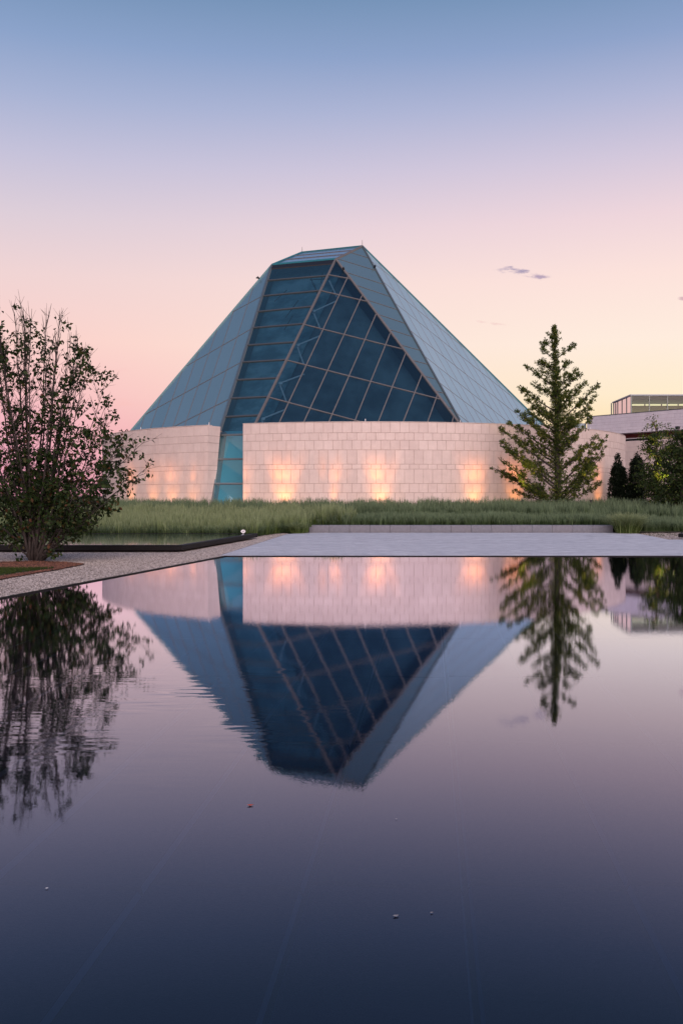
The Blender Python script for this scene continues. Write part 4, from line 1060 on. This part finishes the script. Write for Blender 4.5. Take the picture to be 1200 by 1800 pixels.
def scatter_chips(name, poly, n, size, flat, mat, z, label, cat, skip=None, xr=None, yr=None):
    xs_ = [p[0] for p in poly]; ys_ = [p[1] for p in poly]; P_ = []
    xr = xr or (min(xs_), max(xs_)); yr = yr or (min(ys_), max(ys_))
    while len(P_) < n:
        x = random.uniform(*xr); y = random.uniform(*yr)
        if inside(poly, x, y) and not (skip and skip(x, y)): P_.append((x, y, z))
    P_ = np.array(P_); m = len(P_)
    base = np.array([(1, 0, 0), (0, 1, 0), (-1, 0, 0), (0, -1, 0), (0, 0, 1), (0, 0, -1)], float)
    sc = size * rng.uniform(.5, 1.4, (m, 1, 3)); sc[:, :, 2] *= flat
    an = rng.uniform(0, 2 * math.pi, m); c, s_ = np.cos(an), np.sin(an)
    v = base[None] * sc; x = v[:, :, 0] * c[:, None] - v[:, :, 1] * s_[:, None]; y = v[:, :, 0] * s_[:, None] + v[:, :, 1] * c[:, None]
    v = np.stack([x, y, v[:, :, 2]], 2) + P_[:, None]
    f = np.array([(0, 1, 4), (1, 2, 4), (2, 3, 4), (3, 0, 4)]); F_ = (np.arange(m)[:, None, None] * 6 + f[None]).astype(np.int32)
    me = bpy.data.meshes.new(name); me.vertices.add(m * 6); me.vertices.foreach_set('co', v.reshape(-1).astype(np.float32))
    me.loops.add(m * 12); me.loops.foreach_set('vertex_index', F_.ravel()); me.polygons.add(m * 4)
    me.polygons.foreach_set('loop_start', np.arange(0, m * 12, 3, dtype=np.int32)); me.polygons.foreach_set('loop_total', np.full(m * 4, 3, dtype=np.int32))
    me.update(calc_edges=True); me.materials.append(mat); tag(link(name, me), label, cat, None, 'stuff')
scatter_chips('mulch_chips', mul, 9000, .03, .5, M_chip, .028, 'red-brown bark chips around the many-stemmed tree', 'mulch', lambda x, y: inside(lw, x, y), (-9.5, -5.9), (13, 21.9))
GP = [(-10, 12), (-5.75, 12), (-3.15, 24.15), (-2.6, 24.5), (-1.9, 38.4), (-3.1, 38.4), (-3.3, 34), (-4.6, 25.55), (-12, 25.55), (-12, 22)]
bas = [(-4.48, 25.7), (-3.09, 33.8), (-26, 33.8), (-26, 25.7)]
pavx = lambda y: pl[0][0] + (pl[-1][0] - pl[0][0]) * (y - 24.22) / 13.6
scatter_chips('gravel_stones', GP, 42000, .017, .6, M_peb, .004, 'loose pale pea gravel between the pond and the raised pool', 'gravel', lambda x, y: inside(mul, x, y) or inside(bas, x, y) or inside(POND, x, y) or (y > 24.3 and x > pavx(y) - .03), (-10, -1.9), (12, 38.4))
GP2 = [(gnd(1120, 938)[0], 38.4), (gnd(1205, 953)[0], 33.1), (18, 33.9), (18, 39.2), (13, 39.2)]
scatter_chips('gravel_stones', GP2, 5000, .02, .6, M_peb, .004, 'wedge of pale gravel right of the fountain grass clump', 'gravel')

# ------------------------------------------------------------------ uplights
def uplight(px_, off, energy, label, aim_in=.75, cone=19, col=(1, .31, .065)):
    th = th_of(px_); p = cyl(th, R + off); z = bank_z(p.x, p.y)
    t = thing('uplight', label, 'ground light', (p.x, p.y, z), 'small uplights in the grass along the round wall')
    vv, ff = tube_arr([(p.x, p.y, z), (p.x, p.y, z + .1), (p.x, p.y, z + .105), (p.x, p.y, z + .16)], [.05, .055, .075, .075], 10); part('housing', vv, ff, M_blackm, t)
    v = [(p.x + .06 * math.cos(a_), p.y + .06 * math.sin(a_), z + .163) for a_ in [2 * math.pi * i / 10 for i in range(10)]]
    part('lens', v, [tuple(range(10))], M_lens, t)
    inw = Vector((-math.sin(th), math.cos(th), 0))
    ld = bpy.data.lights.new('lens_spill', 'POINT'); ld.energy = energy * .16; ld.color = (1, .46, .07); ld.shadow_soft_size = .05
    lo = link('spill', ld, t); lo.location = (0, 0, .42)
    ld = bpy.data.lights.new('flood', 'SPOT'); ld.energy = energy * 1.0; ld.color = (1, .34, .07); ld.spot_size = math.radians(75); ld.spot_blend = 1; ld.shadow_soft_size = .03
    lo = link('flood', ld, t); lo.location = (0, 0, .43); lo.rotation_euler = (-(Vector((0, 0, 1)) + inw * .8)).normalized().to_track_quat('Z', 'Y').to_euler()
    for sp_k, (tilt, e_) in enumerate(((-.34, .5), (-.11, .9), (.08, .8), (.31, .45))):
        ld = bpy.data.lights.new('uplight_lamp', 'SPOT'); ld.energy = energy * e_ * 3.6; ld.color = col; ld.spot_size = math.radians(cone); ld.spot_blend = .9; ld.shadow_soft_size = .02
        lo = link('lamp', ld, t); lo.location = (0, 0, .45)
        inw = Vector((-math.sin(th), math.cos(th), 0)); tn = Vector((math.cos(th), math.sin(th), 0))
        d = (Vector((0, 0, 1.0)) + inw * (off / 2.1) * aim_in / .75 + tn * (tilt + random.uniform(-.06, .06))).normalized()
        lo.rotation_euler = (-d).to_track_quat('Z', 'Y').to_euler()
for px_, lab, e_ in ((231, 'uplight at the foot of the left wall, farthest left', 70), (270, 'uplight at the foot of the left wall, second from the far left', 60), (303, 'uplight at the foot of the left wall, third from the far left', 60), (340, 'fourth and rightmost uplight at the foot of the left wall, nearest the glass slot', 40),
                  (424, 'uplight in front of the glass slot corner of the right wall', 60), (500, 'first bright uplight right of the glass slot', 150), (587, 'second bright uplight right of the glass slot', 110), (668, 'third bright uplight right of the glass slot, near the middle of the wall', 130),
                  (833, 'uplight just left of the feathery young tree', 130), (905, 'uplight at the left foot of the feathery young tree', 130), (1050, 'uplight at the wall between the feathery young tree and the cedars', 70)):
    uplight(px_, .95, e_, lab)
def treelight(px_, d, aim, energy, label):
    p = bankp(px_, d); p0 = p; t = thing('spotlight', label, 'ground light', tuple(p), 'spotlights aimed into the trees')
    vv, ff = tube_arr([p, p + Vector((0, 0, .75)), p + Vector((0, 0, .76)), p + Vector((0, 0, .9))], [.02, .02, .06, .07], 8); part('housing', vv, ff, M_blackm, t)
    ld = bpy.data.lights.new('tree_lamp', 'SPOT'); ld.energy = energy; ld.color = (1, .68, .12); ld.spot_size = math.radians(50); ld.spot_blend = .8; ld.shadow_soft_size = .05
    lo = link('lamp', ld, t); lo.location = (0, 0, .95); d_ = (Vector(aim) - p).normalized(); lo.rotation_euler = (-d_).to_track_quat('Z', 'Y').to_euler()
treelight(918, 49.2, at(920, 845, 50.6), 500, 'spotlight shining up into the left boughs of the feathery young tree')
treelight(1038, 49.2, at(1045, 800, 51), 450, 'spotlight shining up into the right boughs of the feathery young tree')
treelight(1178, 52.0, at(1165, 820, 53.6), 3200, 'spotlight shining into the amber-lit broadleaf tree')
treelight(150, 47, at(165, 860, 22), 0.1, 'spotlight in the grasses at far left') if False else None

# ------------------------------------------------------------------ small things
def floating_leaf(px_, py_, size, mat, label, name='fallen_leaf'):
    p = gnd(px_, py_, PW); n = 8; an0 = random.uniform(0, 6)
    prof = [(0, 0), (.25, .32), (.55, .42), (.85, .22), (1, 0), (.85, -.2), (.55, -.4), (.25, -.3)]
    c, s_ = math.cos(an0 * 0 + .2), math.sin(.2)
    v = [(p.x + (x * c - y * s_ * .6) * size, p.y + (x * s_ + y * .8) * size, PW + .004 + .18 * size * abs(x - .5)) for x, y in prof] + [(p.x + .5 * size * c, p.y + .1 * size, PW + .003)]
    o = obj(name, v, [(i, (i + 1) % 8, 8) for i in range(8)], mat); tag(o, label, 'leaf', 'leaves floating on the pond')
floating_leaf(434, 1417, .035, M_rleaf, 'small orange-red leaf floating on the open water below the reflected pyramid')
floating_leaf(80, 1563, .013, M_white, 'tiny white leaf floating on the dark water at lower left')
floating_leaf(690, 1612, .024, M_pleaf, 'grey leaf floating on the dark water at lower middle')
floating_leaf(694, 1441, .012, M_pleaf, 'tiny pale leaf floating right of the orange leaf')
floating_leaf(755, 1606, .014, M_pleaf, 'tiny dark grey leaf just right of the grey leaf')
# scalloped white marker beside the basin corner
mp_ = at(427.5, 934, 33.45); mk = thing('scalloped_marker', 'small white scalloped disc standing by the raised pool corner', 'marker', (mp_.x, mp_.y, .2))
n = 24; v = []; 
for k, yo in enumerate((0, .02)):
    for i in range(n):
        a_ = 2 * math.pi * i / n; r_ = .085 * (1 + .10 * math.cos(8 * a_)); v.append((mp_.x + r_ * math.cos(a_), mp_.y + yo, mp_.z + r_ * .72 * math.sin(a_)))
part('disc', v, [tuple(range(n)), tuple(range(2 * n - 1, n - 1, -1))] + [(i, i + n, (i + 1) % n + n, (i + 1) % n) for i in range(n)], M_white, mk)
v = [(mp_.x + .045 * math.cos(2 * math.pi * i / 12), mp_.y - .003, mp_.z + .02 * math.sin(2 * math.pi * i / 12)) for i in range(12)]; part('print', v, [tuple(range(12))], M_print, mk)
v, f = box_vf(mp_.x - .01, mp_.x + .01, mp_.y + .003, mp_.y + .017, .2, mp_.z - .055); part('stake', v, f, M_white, mk)
